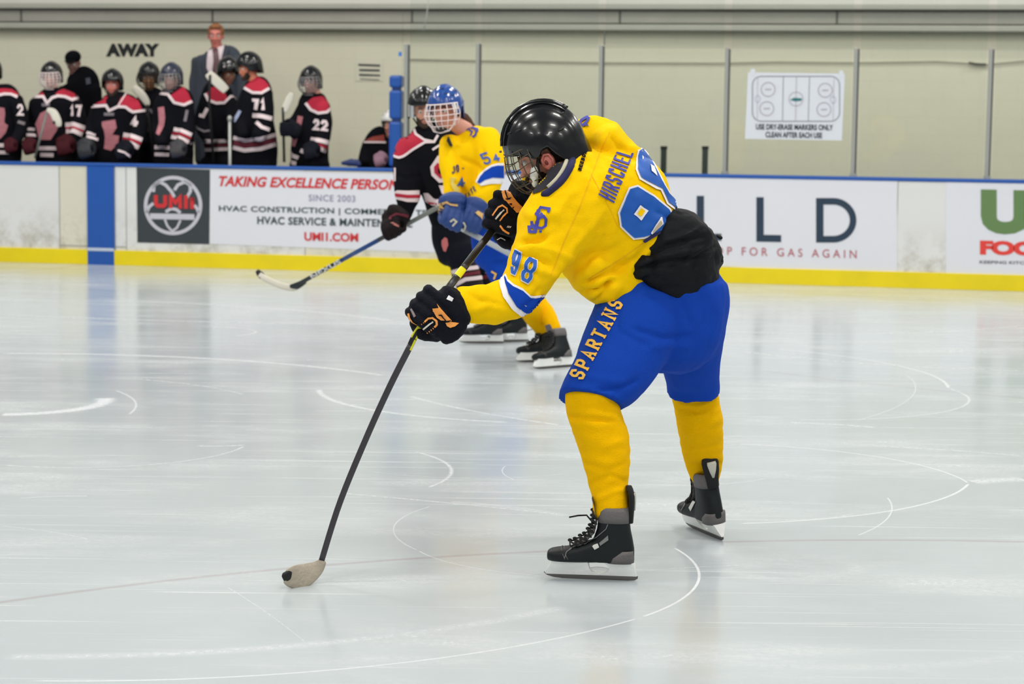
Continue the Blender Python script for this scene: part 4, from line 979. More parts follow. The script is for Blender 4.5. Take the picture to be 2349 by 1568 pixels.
i8 = [(1466, 347), (1473.3, 343.5), (1493, 369), (1506, 394), (1523, 427.2), (1532, 443), (1553, 467), (1570, 491), (1567, 492.5), (1532, 464.3), (1518, 432), (1507, 428.5), (1470, 408), (1461.5, 388)]
dl('back_number', [o8], WHT, .004, 5); dl('back_number', [i8], BLUN, .0065, 5, 'blue digit eight')
dl('back_number', [[(1488.6, 379.3), (1498, 384), (1505, 406), (1491, 394)]], WHT, .009, 4)
def sj(pts): return [(1090+x/7.838, 420+y/7.838) for x, y in pts]
em = []
for pp, cl in (([(1315, 535), (1335, 470), (1180, 440), (1100, 560), (1150, 600), (1235, 590)], 0), ([(1130, 590), (1130, 700), (1100, 820)], 0), ([(1140, 620), (1240, 600), (1275, 650), (1265, 770), (1200, 815), (1120, 800), (1100, 730)], 0),
               ([(1210, 545), (1110, 700), (1085, 880), (985, 880), (975, 790), (1035, 790), (1080, 830)], 0), ([(1025, 680), (1025, 760), (1090, 770)], 0), ([(1160, 545), (1120, 480)], 0)):
    em += stroke(sj(pp), 6.2, cl)
em += [sj([(1150, 850), (1200, 850), (1200, 890), (1150, 890)])]
dl('shoulder_emblem', em, PURP, .004, 3, 'interlocked violet blue S and J emblem')
dl('shoulder_emblem', stroke([(1328, 290), (1334, 277), (1350, 268)], 6)+stroke([(1336, 290), (1347, 280), (1352, 270)], 6)+stroke([(1326, 286), (1350, 288)], 4), PURP, .004, 3)
q9 = [(1169, 621), (1180, 631.5), (1200.4, 580.4), (1179.3, 572.3)]; q8 = [(1191.6, 641), (1215, 653), (1235.5, 602), (1209, 589)]
def grow(q, k):
    cx = sum(p[0] for p in q)/4; cy = sum(p[1] for p in q)/4; return [(cx+(x-cx)*k, cy+(y-cy)*k) for x, y in q]
o9s = [(1181, 571), (1200, 578), (1199, 596), (1184, 632), (1176, 632), (1171, 618), (1181, 604), (1176, 600), (1171, 588), (1174, 575)]
dl('sleeve_number', word('9', grow([(1171, 627), (1184, 633), (1200, 580), (1180, 572)], 1.08), 8.5), WHT, .004, 3); dl('sleeve_number', word('9', [(1171, 627), (1184, 633), (1200, 580), (1180, 572)], 5.8), BLUN, .006, 3, 'blue sleeve number')
dl('sleeve_number', word('8', grow(q8, 1.09), 10.5), WHT, .004, 3); dl('sleeve_number', word('8', q8, 7.6), BLUN, .006, 3)
c5 = lambda pts: [(880+x/4.894, 560+y/4.894) for x, y in pts]
ow = c5([(1296, 388), (1306, 470), (1340, 590), (1430, 720), (1520, 795), (1600, 838), (1650, 800), (1760, 730), (1850, 655), (1890, 612), (1800, 562), (1700, 582), (1640, 572), (1560, 498), (1460, 450), (1400, 400), (1376, 330), (1340, 366)])
iw = c5([(1360, 378), (1366, 440), (1400, 560), (1490, 700), (1560, 752), (1640, 788), (1700, 760), (1790, 700), (1862, 632), (1795, 590), (1700, 606), (1640, 600), (1560, 525), (1450, 476), (1390, 424), (1370, 356)])
dl('sleeve_band', [ow], WHT, .003, 4); dl('sleeve_band', [iw], BLU, .005, 4, 'royal blue sleeve band')
# black shell fabric bunched at the waist
wst = [S(1566, 546, 7.90, 70, .19), S(1552, 566, 7.88, 92, .22), S(1545, 590, 7.88, 106, .225), S(1542, 612, 7.90, 108, .20), S(1540, 624, 7.92, 104, .17)]
tail = [S(1530, 570, 7.86, 50, .16), S(1486, 600, 7.80, 42, .13), S(1448, 632, 7.76, 24, .10)]; rt = [S(1610, 540, 7.90, 28, .12), S(1630, 572, 7.90, 26, .13), S(1636, 605, 7.90, 22, .12)]
V, Fs = union([loft(wst, 32), loft(tail), loft(rt)], .008, 3)
V = rumple(V, Fs, .012, 8, (.6, 1, 2.0), 2)
V = folds(V, Fs, [([(1470, 590), (1540, 560), (1630, 540)], -.012, 5), ([(1440, 625), (1520, 600), (1640, 590)], -.014, 5), ([(1500, 560), (1560, 545), (1610, 520)], .008, 5), ([(1460, 610), (1540, 585), (1640, 565)], .008, 5),
  ([(1520, 625), (1570, 600), (1600, 560)], -.010, 5), ([(1450, 640), (1500, 620), (1560, 625)], .009, 6), ([(1590, 620), (1610, 580), (1650, 560)], -.010, 5), ([(1480, 570), (1500, 600), (1490, 630)], -.009, 5)])
V = rumple(V, Fs, .004, 30, (.6, 1, 1.6), 5)
mk('waist_cover', V, Fs, BLKS, R1, label='bunched black shell fabric at the waist')
mk('drawstring', *tube([P(1650, 568, 7.88), P(1658, 590, 7.86), P(1656, 600, 7.85)], .003, 6), LACE, R1); mk('drawstring', *tube([P(1646, 540, 7.88), P(1655, 546, 7.86)], .006, 6), LACE, R1)
# pants
hp = [S(1542, 648, 7.92, 118, .225), S(1540, 670, 7.92, 136, .215), S(1523, 735, 7.93, 144, .22), S(1512, 790, 7.94, 128, .20)]
tn = [S(1478, 700, 7.84, 104, .17), S(1440, 775, 7.76, 102, .155), S(1402, 850, 7.68, 92, .135), S(1364, 893, 7.64, 77, .12, 2.6), S(1355, 920, 7.62, 76, .12, 2.7)]
tf = [S(1580, 715, 8.00, 90, .17), S(1583, 790, 8.08, 78, .145), S(1588, 850, 8.16, 63, .125), S(1590, 880, 8.19, 61, .118, 2.6), S(1590, 893, 8.20, 61, .118, 2.7)]
V, Fs = union([loft(hp), loft(tn, flat=True), loft(tf, flat=True)], .008, 2)
V = folds(V, Fs, [([(1460, 640), (1520, 660), (1560, 672)], -.010, 7), ([(1500, 640), (1560, 690), (1590, 760)], -.006, 9), ([(1440, 750), (1520, 775), (1600, 770)], -.009, 8), ([(1480, 800), (1540, 790), (1600, 800)], .006, 9),
    ([(1360, 895), (1420, 890), (1470, 868)], -.012, 7), ([(1300, 850), (1380, 870), (1450, 880)], .005, 9), ([(1410, 700), (1420, 760), (1500, 800)], -.006, 8), ([(1620, 640), (1650, 720), (1630, 820)], .006, 14), ([(1600, 650), (1612, 740), (1580, 820)], -.006, 8)])
V = rumple(V, Fs, .010, 6, (1, 1, 1), 8); V = rumple(V, Fs, .003, 22, (1, 1, .6), 3)
PT = mk('pants', V, Fs, BLU, R1, label='royal blue padded pants'); TP = bvh(V, Fs)
decal('pants_lettering', TP, word('SPARTANS', [(1337, 873), (1431, 697), (1402, 683), (1306, 861)], 5.8, .42, True), mat('gold_twill', (240, 186, 70), .7), PT, .004, 3, 7.7, 'gold lettering down the thigh')
# socks
sN = [S(1357, 900, 7.62, 62, .10), S(1358, 925, 7.62, 62, .10), S(1368, 965, 7.61, 61, .10), S(1385, 1015, 7.60, 60, .095), S(1392, 1065, 7.58, 54, .085), S(1396, 1110, 7.57, 46, .075), S(1402, 1150, 7.55, 43, .068), S(1402, 1178, 7.54, 44, .062)]
sF = [S(1592, 872, 8.21, 58, .10), S(1596, 915, 8.23, 54, .095), S(1605, 965, 8.25, 53, .09), S(1610, 1015, 8.29, 50, .078), S(1614, 1055, 8.325, 45, .062), S(1617, 1088, 8.35, 36, .048), S(1618, 1104, 8.355, 30, .042)]
for st, fl in ((sN, [([(1290, 955), (1350, 960), (1425, 968)], -.010, 6), ([(1330, 1060), (1390, 1080), (1445, 1060)], -.005, 8), ([(1345, 1112), (1400, 1090), (1445, 1105)], -.007, 6), ([(1360, 1150), (1400, 1130), (1440, 1120)], .006, 7), ([(1330, 1000), (1400, 1020), (1440, 1010)], .005, 12)]),
               (sF, [([(1545, 915), (1600, 922), (1655, 905)], -.009, 6), ([(1550, 938), (1600, 946), (1650, 930)], -.006, 6), ([(1560, 1000), (1610, 985), (1660, 955)], .006, 8), ([(1575, 1062), (1620, 1070), (1660, 1060)], -.008, 6), ([(1565, 1030), (1610, 1030), (1660, 1020)], -.005, 7)])):
    V, Fs = union([loft(st, 32)], .008, 4); V = folds(V, Fs, fl); V = rumple(V, Fs, .004, 18, (1, 1, 2)); mk('sock', V, Fs, YSOCK, R1, label='golden yellow hockey sock')
# skates
hN = ice(1441, 1331); hF = ice(1651, 1237)
tN = ice(1252, 1324)-hN; tF = ice(1570, 1203)-hF
KN, TN, fN = skate(R1, hN, math.atan2(tN.y, tN.x), 0, 0, 1.04, .0042, True, True, mirror=-1)
KF, TF, fF = skate(R1, hF, math.atan2(tF.y, tF.x), 0, -.17, 1.04, .0045, True, True, mirror=-1)
k6 = lambda pts: [(1200+x/4.517, 1020+y/4.517) for x, y in pts]
decal('boot_label', TN, [k6([(715, 1050), (740, 1085), (790, 1060), (775, 1020), (735, 1035)])], mat('white_boot_label', (206, 206, 200), .5), KN, .003, 3, 7.5)
decal('boot_label', TN, [k6([(790, 1015), (800, 1045), (885, 985), (880, 935)])], mat('grey_boot_label', (120, 124, 122), .5), KN, .003, 3, 7.5)
decal('boot_piping', TN, stroke(k6([(430, 1170), (450, 1110), (520, 1060), (640, 1030), (760, 960), (860, 870), (880, 820)]), 1.6), mat('grey_piping', (118, 120, 118), .5), KN, .003, 3, 7.5)
decal('boot_label', TF, [k6([(1720, 650), (1740, 685), (1790, 590), (1760, 580)])], MATS['white_boot_label'], KF, .003, 3, 8.3)
decal('boot_piping', TF, stroke(k6([(1640, 680), (1690, 600), (1750, 560), (1770, 480)]), 1.6), MATS['grey_piping'], KF, .003, 3, 8.3)
sd = (-1, 1)[1]
def holder_mark(pts, m, name, yy=-.0225):
    V = [tuple(fN(x, -yy, z)) for x, z in pts]; mk(name, V, [tuple(range(len(V)))], m, KN, smooth=False)
holder_mark([(.012, .034), (.030, .034), (.018, .022)], mat('blue_holder_arrow', (40, 110, 200), .5), 'blue_arrow', -.0150)
# gloves
GN, TG, q1 = glove(R1, G1, sh1, wd1, nb1, 1.12, GLV, .0045, .092, label='black glove with orange trim, lower hand')
g8 = lambda pts: [(900+x/8.71, 620+y/8.71) for x, y in pts]
dg_ = lambda n, p, m, t, par, Y, lift=.0035: decal(n, t, p, m, par, lift, 3, Y)
dg_('trim', [g8([(800, 760), (920, 750), (880, 670), (960, 760), (1060, 870), (1180, 1000), (1160, 1030), (1050, 1000), (960, 1000), (880, 940), (830, 860)])], ORG, TG, GN, 7.4)
dg_('trim', [g8([(1060, 1040), (1170, 1025), (1330, 1050), (1250, 1120), (1160, 1145), (1090, 1110)])], ORG, TG, GN, 7.4)
dg_('trim', stroke(g8([(930, 880), (980, 885), (1075, 1015), (1160, 1000)]), 2.4), GLV, TG, GN, 7.4, .006)
dg_('logo_arch', stroke(g8([(640, 1030), (720, 950), (800, 945), (880, 1010), (890, 1075), (830, 1140)]), 4), ORG, TG, GN, 7.4)
dg_('logo_lettering', stroke(g8([(620, 1170), (820, 1015)]), 3.6), CREAM, TG, GN, 7.4)
for k in range(4): dg_('stitching', stroke(g8([(700-k*36, 1000+k*26), (690-k*36, 985+k*26)]), 1.6)+stroke(g8([(800-k*34, 1150+k*26), (818-k*34, 1172+k*26)]), 1.6), ORG, TG, GN, 7.4)
dg_('trim', stroke(g8([(325, 860), (350, 950), (410, 1040), (490, 1090)]), 4.2), ORG, TG, GN, 7.4)
dg_('cuff_patch', [g8([(1130, 500), (1225, 555), (1190, 625), (1075, 580)])], WHT, TG, GN, 7.4)
dg_('finger_patch', stroke(g8([(375, 775), (455, 930)]), 5), mat('grey_patch', (132, 118, 120), .7), TG, GN, 7.4)
dg_('finger_patch', stroke(g8([(215, 1000), (235, 1040), (262, 1085)]), 2), WHT, TG, GN, 7.4)
GO, TO, q2 = glove(R1, G2, sh2, wd2, nb2, 1.25, GLV, .0045, .105, label='black glove with orange trim, upper hand')
e8 = lambda pts: [(1090+x/7.838, 420+y/7.838) for x, y in pts]
dg_('trim', [e8([(580, 30), (600, 130), (680, 250), (740, 320), (745, 390), (880, 450), (830, 510), (740, 530), (660, 450), (590, 380), (520, 290), (470, 170), (500, 110)])], ORG, TO, GO, 7.95)
dg_('trim', stroke(e8([(530, 150), (575, 260)]), 2.2)+[e8([(540, 275), (645, 255), (620, 290), (575, 290)]), e8([(590, 385), (655, 370), (640, 410)]), e8([(650, 440), (700, 430), (670, 465)])], GLV, TO, GO, 7.95, .006)
dg_('logo_arch', stroke(e8([(310, 580), (420, 430), (490, 400), (565, 450), (575, 520), (500, 600), (440, 670)]), 3.4), ORG, TO, GO, 7.95)
dg_('logo_lettering', stroke(e8([(370, 640), (520, 470)]), 3.4), CREAM, TO, GO, 7.95)
dg_('trim', stroke(e8([(445, 765), (500, 840), (610, 900)]), 4), ORG, TO, GO, 7.95)
dg_('finger_patch', stroke(e8([(565, 800), (590, 770)]), 1.5)+stroke(e8([(590, 805), (615, 775)]), 1.5)+stroke(e8([(615, 810), (640, 780)]), 1.5)+stroke(e8([(400, 1015), (460, 985), (550, 1030)]), 2), WHT, TO, GO, 7.95)
# his stick: a shaft bowed by the shot
SR = root('hockey_stick', P(700, 1345, 7.36), 'black and yellow hockey stick bowing under the shot, held by the foreground player', 'hockey stick')
sp = [(738, 1284, 7.43), (780, 1151, 7.44), (842, 1000, 7.45), (895, 884, 7.455), (937, 801, 7.455), (958, 760, 7.457), (1000, 702, 7.46), (1035, 652, 7.48), (1070, 606, 7.62), (1105, 560, 7.80), (1135, 520, 7.95), (1162, 478, 8.06)]
sv = [np.array(P(*q)) for q in sp]
SB = mat('dark_carbon_shaft', (58, 54, 58), .35, var=.15, vscale=30); SY = mat('yellow_shaft_paint', (226, 220, 20), .4); SK = mat('black_shaft_paint', (24, 24, 22), .35); ST_ = mat('pale_grip_tape', (150, 146, 122), .6)
def seg_shaft(t0, t1, m, w=.0225, w1=None, n_=10):
    C = []
    for i in range(n_+1):
        t = t0+(t1-t0)*i/n_; c = Vector(cr(sv, t)); tt = (Vector(cr(sv, min(t+.05, len(sv)-1)))-Vector(cr(sv, max(t-.05, 0)))).normalized()
        v = (c-CO).normalized(); n = v.cross(tt).normalized(); b = tt.cross(n); ww = w+((w1 or w)-w)*i/n_
        C.append((c, n*ww/2, b*.009, 4))
    return mk('shaft', *rings(C, 16), m, SR)
seg_shaft(0, 4.2, SB, .0215, .0235, 24); seg_shaft(4.2, 4.6, SK, .0235, .024); seg_shaft(4.6, 6.6, SY, .025, .025); seg_shaft(6.6, 7.35, SK, .027); seg_shaft(7.35, 7.75, SY, .027); x_ = seg_shaft(7.75, 9.75, SK, .027, .028); seg_shaft(9.75, 11, ST_, .030, .031)
def side_strip(t0, t1, m, off0, off1, name):
    A = [Vector(cr(sv, t0+(t1-t0)*i/10)) for i in range(11)]; V = []
    for i, c in enumerate(A):
        t = t0+(t1-t0)*i/10; tt = (Vector(cr(sv, t+.03))-Vector(cr(sv, t-.03))).normalized(); v = (c-CO).normalized(); n = v.cross(tt).normalized()
        if n.z > 0: n = -n
        V += [c-v*.0105+n*off0, c-v*.0102+n*off1]
    return mk(name, V, [(2*i, 2*i+1, 2*i+3, 2*i+2) for i in range(10)], m, SR)
side_strip(7.5, 9.7, mat('pale_shaft_side', (168, 166, 128), .35), .004, .013, 'edge_stripe'); side_strip(7.45, 8.4, SY, .001, .006, 'edge_stripe')
side_strip(4.3, 5.0, SK, -.006, .005, 'dark_arrow'); side_strip(5.2, 5.5, SK, -.010, .0, 'dark_arrow')
side_strip(4.0, 4.55, SY, .004, .011, 'edge_stripe')
bx = [S(741, 1286, 7.43, 9, .009), S(728, 1301, 7.42, 17, .008), S(708, 1314, 7.39, 25, .0075), S(688, 1322, 7.36, 29, .007), S(668, 1323, 7.33, 25, .007), S(655, 1321, 7.31, 17, .0065)]
mk('blade', *loft(bx, 20, 4), mat('worn_taped_blade', (168, 158, 142), .8, bump=.5, bscale=80, var=.12, vscale=30), SR, label='worn tan taped blade')
bx = [S(664, 1322, 7.325, 15, .0085), S(656, 1320, 7.31, 13, .0085), S(650, 1318, 7.305, 7, .008)]
mk('toe_tape', *loft(bx, 16, 4), VENT, SR)
# ================================================================== GENERIC FIGURE PIECES
def cloth(name, parts, m, par, vox=.014, sm=4, amp=.008, sc=7, fl=None, seed=0, label=None):
    V, Fs = union(parts, vox, sm)
    if fl: V = folds(V, Fs, fl)
    V = rumple(V, Fs, amp, sc, (1, 1, 1), seed); o = mk(name, V, Fs, m, par, label=label)
    return o, bvh(V, Fs)
PIPE = mat('off_white_piping', (224, 206, 208), .8)
# ================================================================== YELLOW FORWARD 54
Y5 = 14.1
R5 = root('person', Vector((ice(1260, 830).x, 14.1, 0)), 'hockey player in yellow jersey with blue helmet and white cage, blue gloves, behind the shooter', 'person')
C5 = P(1022, 254, Y5-.05); M5 = frame((-.42, -.90, -.10), (-.10, -.05, 1))
t5 = [S(1078, 312, Y5, 40, .10), S(1084, 328, Y5, 60, .14), S(1078, 360, Y5, 68, .16), S(1080, 400, Y5, 64, .16), S(1092, 440, Y5, 56, .16), S(1108, 485, Y5+.02, 52, .16), S(1120, 520, Y5+.03, 50, .15)]
a5 = [S(1108, 318, Y5-.05, 38, .10), S(1124, 352, Y5-.12, 36, .10), S(1126, 395, Y5-.18, 33, .095), S(1115, 430, Y5-.22, 31, .085), S(1100, 462, Y5-.26, 27, .075), S(1092, 482, Y5-.28, 22, .06)]
b5 = [S(1035, 330, Y5-.02, 26, .09), S(1030, 365, Y5-.10, 24, .08), S(1038, 410, Y5-.16, 24, .08), S(1036, 450, Y5-.22, 20, .06)]
J5, T5 = cloth('jersey', [loft(t5), loft(a5), loft(b5)], YEL, R5, .014, 4, .008, 6, [([(1050, 360), (1085, 375), (1115, 400)], -.016, 5), ([(1030, 400), (1060, 420), (1090, 450)], .012, 6), ([(1105, 330), (1110, 370), (1100, 400)], -.014, 5), ([(1030, 345), (1050, 400), (1070, 450)], -.010, 5), ([(1095, 440), (1115, 425), (1140, 420)], -.010, 5)], 2)
body = [loft(shrink(t5, .75)), loft(shrink(a5, .6)), loft(shrink(b5, .6))]+head_solids(C5, M5, .98, 1, P(1068, 300, Y5), .055)
hp5 = [S(1125, 515, Y5+.03, 46, .15), S(1130, 550, Y5, 50, .16), S(1140, 590, Y5, 52, .16)]
l5a = [S(1150, 600, Y5-.06, 42, .13), S(1172, 650, Y5-.10, 40, .12), S(1200, 700, Y5-.12, 30, .10)]
l5b = [S(1140, 590, Y5+.05, 40, .12), S(1180, 650, Y5+.12, 36, .11), S(1222, 690, Y5+.14, 28, .09)]
k5a = [S(1198, 690, Y5-.12, 27, .085), S(1222, 715, Y5-.02, 27, .08), S(1240, 745, Y5+.10, 22, .065), S(1246, 760, Y5+.16, 18, .05)]
k5b = [S(1225, 690, Y5+.14, 24, .08), S(1255, 722, Y5, 20, .06), S(1274, 760, Y5-.10, 15, .045)]
body += [loft(shrink(hp5, .8)), loft(shrink(l5a, .7)), loft(shrink(l5b, .7)), loft(shrink(k5a, .7)), loft(shrink(k5b, .7))]
g5a = P(1034, 500, Y5-.40); g5b = P(1078, 508, Y5-.36)
w5a = Vector((.05, .35, .95)); w5b = Vector((.25, .3, .9)); s5 = P(1140, 560, Y5-.30)-P(1030, 508, Y5-.42)
body += hand_solids(g5a, s5, w5a, (-.3, -1, 0), .9)+hand_solids(g5b, s5, w5b, (0, -1, .1), .9)
body += [caps([P(1036, 452, Y5-.24), g5a+w5a.normalized()*.08], .03), caps([P(1092, 482, Y5-.28), g5b+w5b.normalized()*.08], .03)]
V, Fs = union(body, .010, 2); B5 = mk('body', V, Fs, SKIN, R5)
eyes(C5, M5, .98, B5)
mk('hair', *union([ell(P(1068, 283, Y5+.06), (.05, .05, .055)), ell(T(C5, M5, 1, (-.04, 0, .0)), (.075, .08, .09), M5), caps([P(1062, 272, Y5+.04), P(1082, 292, Y5+.10)], [.045, .03])], .010, 1), HAIRB, B5)
H5 = helmet(C5, M5, 1.02, HBLU, R5, 72, 18, EDGE, (.137, .114, .142), label='glossy blue helmet')
cage(C5, M5, 1.04, CAGEW, H5, .0030, 9, 6, None, .050, -.122)
mk('cage_rim', *tube([T(C5, M5, 1.04, q) for q in ((.035, .106, .052), (.048, .100, -.02), (.060, .090, -.075), (.082, .054, -.120), (.100, 0, -.130), (.082, -.054, -.120), (.060, -.090, -.075), (.048, -.100, -.02), (.035, -.106, .052))], .0052, 8), CAGEW, H5)
mk('cage_clip', *ell(T(C5, M5, 1.04, (.062, .098, .022)), (.008, .012, .034), M5), MATS['white_cage_clip'], H5)
mk('chin_cup', *ell(T(C5, M5, 1.0, (.10, 0, -.112)), (.02, .036, .02), M5), VENT, H5)
d5 = lambda n, p, m, l=.004, g=4, lab=None: decal(n, T5, p, m, J5, l, g, Y5, lab)
z5 = lambda pts: [(900+x/5.227, 180+y/5.227) for x, y in pts]
d5('sleeve_band', [z5([(1000, 1240), (1040, 1160), (1100, 1095), (1180, 1040), (1260, 1018), (1330, 1015), (1330, 1260), (1180, 1262), (1060, 1285)])], WHT, .004)
d5('sleeve_band', [z5([(1022, 1250), (1060, 1175), (1120, 1110), (1190, 1062), (1260, 1045), (1330, 1045), (1330, 1195), (1200, 1190), (1110, 1220), (1050, 1262)])], BLU, .007, 4, 'royal blue sleeve band')
d5('sleeve_number', word('5', z5([(1108, 1040), (1195, 1010), (1135, 880), (1048, 910)]), 4), BLUN, .006, 3)
d5('sleeve_number', word('4', z5([(1225, 1005), (1300, 985), (1260, 900), (1185, 920)]), 4), BLUN, .006, 3)
d5('shoulder_emblem', stroke(z5([(890, 620), (930, 590), (980, 600), (1010, 640), (1000, 680), (965, 705)]), 4)+stroke(z5([(940, 690), (960, 640), (920, 620)]), 3.5)+stroke(z5([(980, 600), (1025, 610), (1025, 640)]), 3.5), PURP, .006, 3)
d5('chest_lettering', word('JO', z5([(715, 1150), (800, 1120), (790, 1030), (705, 1060)]), 2.6, .5)+stroke(z5([(835, 1078), (860, 1076)]), 3), mat('dark_blue_lettering', (40, 50, 90), .8), .006, 3)
d5('chest_number', word('4', z5([(780, 1320), (870, 1285), (855, 1180), (770, 1200)]), 5), BLUN, .006, 3)
d5('chest_lettering', word('STATE', z5([(850, 1470), (1010, 1345), (985, 1290), (840, 1410)]), 2.4, .5), MATS['dark_blue_lettering'], .006, 3)
d5('chest_number_edge', [z5([(700, 1190), (760, 1190), (740, 1250), (800, 1330), (800, 1370), (760, 1400), (700, 1270)])], mat('pale_yellow_twill', (226, 200, 90), .8), .005, 4)
mk('collar_opening', *extrude([P(1028, 312, Y5-.2), P(1038, 334, Y5-.2), P(1032, 336, Y5-.2), P(1024, 322, Y5-.2)], Vector((0, .1, 0))), VENT, J5, smooth=False)
PT5, TP5 = cloth('pants', [loft(hp5), loft(l5a), loft(l5b)], BLU, R5, .014, 4, .010, 7)
decal('pants_emblem', TP5, stroke([(1128, 622), (1138, 628), (1134, 640)], 4), MATS['gold_twill'], PT5, .005, 3, Y5)
cloth('sock', [loft(k5a)], YSOCK, R5, .012, 3, .006, 14); cloth('sock', [loft(k5b)], YSOCK, R5, .012, 3, .006, 14)
for hx, hy, tx, ty, rl in ((1279, 829, 1226, 823, .22), (1308, 841, 1290, 838, .25)):
    h = ice(hx, hy); t_ = ice(tx, ty)-h; yaw = math.atan2(t_.y, t_.x)
    K, TK, fK = skate(R5, h, math.radians(197) if rl == .22 else math.radians(215), 0, .30, 1.0, .008, True, False)
    V2 = [((.20, .124), (.14, .158)), ((.17, .135), (.125, .19))]
gb5, tg5, _ = glove(R5, g5a, s5, w5a, (-.3, -1, 0), 1.28, GLVB, .008, .10, label='blue glove with gold trim')
gc5, tg6, _ = glove(R5, g5b, s5, w5b, (.1, -1, .1), 1.22, GLVB, .008, .10, label='blue glove with gold trim')
z6 = lambda pts: [(860+x/6.909, 440+y/6.909) for x, y in pts]
GOLD = mat('gold_glove_trim', (206, 164, 96), .6)
decal('trim', tg5, stroke(z6([(1000, 310), (1010, 240), (1050, 180)]), 4)+stroke(z6([(1070, 190), (1140, 170), (1190, 200), (1310, 210)]), 6), GOLD, gb5, .006, 3, Y5-.4)
decal('trim', tg5, stroke(z6([(1190, 470), (1240, 430), (1290, 470), (1230, 540)]), 3.5), mat('pale_palm_patch', (196, 190, 168), .7), gb5, .006, 3, Y5-.4)
decal('trim', tg6, [z6([(1580, 330), (1630, 300), (1710, 350), (1700, 440), (1640, 380)])], GOLD, gc5, .006, 3, Y5-.36)
decal('trim', tg6, stroke(z6([(1290, 520), (1300, 570), (1360, 600), (1430, 580), (1440, 540), (1400, 480)]), 3.5), MATS['pale_palm_patch'], gc5, .006, 3, Y5-.36)
S5 = root('hockey_stick', P(1130, 560, Y5-.3), 'grey taped hockey stick in the blue gloves of the yellow forward', 'hockey stick')
a = P(1030, 508, Y5-.42); b = P(1150, 572, Y5-.28); tt = (b-a).normalized()
stick(S5, b+tt*.34, a, .036, .024, [mat('light_grey_shaft', (170, 174, 176), .5), mat('white_butt_tape', (218, 216, 206), .8)], ((0, .84, 0), (.84, 1, 1)))
mk('butt_knob', *ell(a-tt*.01, (.024, .02, .02)), MATS['white_butt_tape'], S5)
e = b+tt*.34
mk('blade', *loft([W(e, .030, .007), W(e+Vector((.03, .10, -.03)), .036, .007), W(e+Vector((.06, .26, -.05)), .034, .006)], 14, 4), VENT, S5)
# ================================================================== DARK FORWARD BESIDE HIM
Y9 = 15.3
R9 = root('person', Vector((ice(1130, 786).x, Y9, 0)), 'hockey player in black and red jersey and black helmet, standing beside the yellow forward', 'person')
C9 = P(972, 252, Y9-.05); M9 = frame((.12, -.96, -.22), (0, -.2, 1))
t9 = [S(978, 298, Y9, 36, .10), S(982, 318, Y9, 66, .14), S(985, 350, Y9, 68, .16), S(1000, 400, Y9, 54, .16), S(1012, 450, Y9, 42, .15), S(1020, 490, Y9, 38, .14), S(1026, 515, Y9, 36, .13)]
a9 = [S(945, 335, Y9-.02, 34, .10), S(930, 370, Y9-.05, 30, .095), S(932, 410, Y9-.10, 30, .09), S(935, 450, Y9-.14, 29, .08), S(932, 472, Y9-.17, 22, .065), S(926, 496, Y9-.2, 18, .05)]
b9 = [S(1030, 330, Y9, 34, .10), S(1055, 380, Y9-.05, 30, .09), S(1050, 440, Y9-.12, 26, .08), S(1015, 475, Y9-.24, 22, .07)]
J9, T9 = cloth('jersey', [loft(t9), loft(a9), loft(b9)], BLK, R9, .015, 3, .008, 6, [([(960, 380), (975, 420), (985, 450)], .012, 5), ([(905, 400), (935, 410), (965, 400)], -.01, 5)], 5, label='black jersey with red shoulders')
hp9 = [S(1030, 505, Y9, 40, .14), S(1036, 545, Y9, 46, .15), S(1050, 580, Y9, 48, .15)]
l9a = [S(1052, 570, Y9-.06, 38, .12), S(1062, 600, Y9-.08, 36, .11)]
l9b = [S(1075, 575, Y9+.06, 34, .12), S(1105, 620, Y9+.10, 30, .10)]
k9a = [S(1062, 596, Y9-.06, 33, .09), S(1070, 630, Y9-.06, 33, .09), S(1090, 680, Y9-.04, 29, .08), S(1118, 725, Y9, 22, .06), S(1128, 748, Y9+.0, 19, .05)]
k9b = [S(1105, 612, Y9+.10, 29, .09), S(1135, 660, Y9+.12, 27, .08), S(1170, 715, Y9+.12, 21, .06), S(1186, 745, Y9+.12, 17, .05)]
g9 = P(906, 525, Y9-.30); w9 = Vector((.25, .25, .93)); s9 = P(870, 548, Y9-.2)-P(1000, 478, Y9-.42)
body = [loft(shrink(q, .72)) for q in (t9, a9, b9, hp9, l9a, l9b, k9a, k9b)]+head_solids(C9, M9, .98, 1, P(978, 300, Y9), .055)+hand_solids(g9, s9, w9, (0, -1, .2), .9)+[caps([P(926, 496, Y9-.2), g9+w9.normalized()*.08], .03)]
V, Fs = union(body, .010, 2); B9 = mk('body', V, Fs, SKIN, R9); eyes(C9, M9, .98, B9)
beard(C9, M9, .98, BEARD, B9, .010)
H9 = helmet(C9, M9, 1.04, HBLK, R9, 64, 16, [(0, .06), (40, .05), (62, .02), (72, -.06), (100, -.07), (140, -.08), (180, -.08)], (.137, .116, .135), label='glossy black helmet')
V = []; Fs = []
for j in range(9):
    for i in range(15):
        an = math.radians(-85+170*i/14); z = .055-.085*j/8; V.append(T(C9, M9, 1.04, (.010+.150*math.cos(an), .118*math.sin(an), z)))
Fs = [(j*15+i, j*15+i+1, (j+1)*15+i+1, (j+1)*15+i) for j in range(8) for i in range(14)]
mk('visor', V, Fs, GLASS, H9, label='clear half visor')
straps(C9, M9, 1.0, H9)
d9 = lambda n, p, m, l=.004, g=4, lab=None: decal(n, T9, p, m, J9, l, g, Y9, lab)
d9('shoulder_yoke', [z5([(5, 915), (20, 880), (60, 780), (110, 710), (180, 650), (260, 610), (300, 680), (385, 740), (300, 810), (180, 890), (90, 950)])], RED, .004, 4, 'red shoulder yoke')
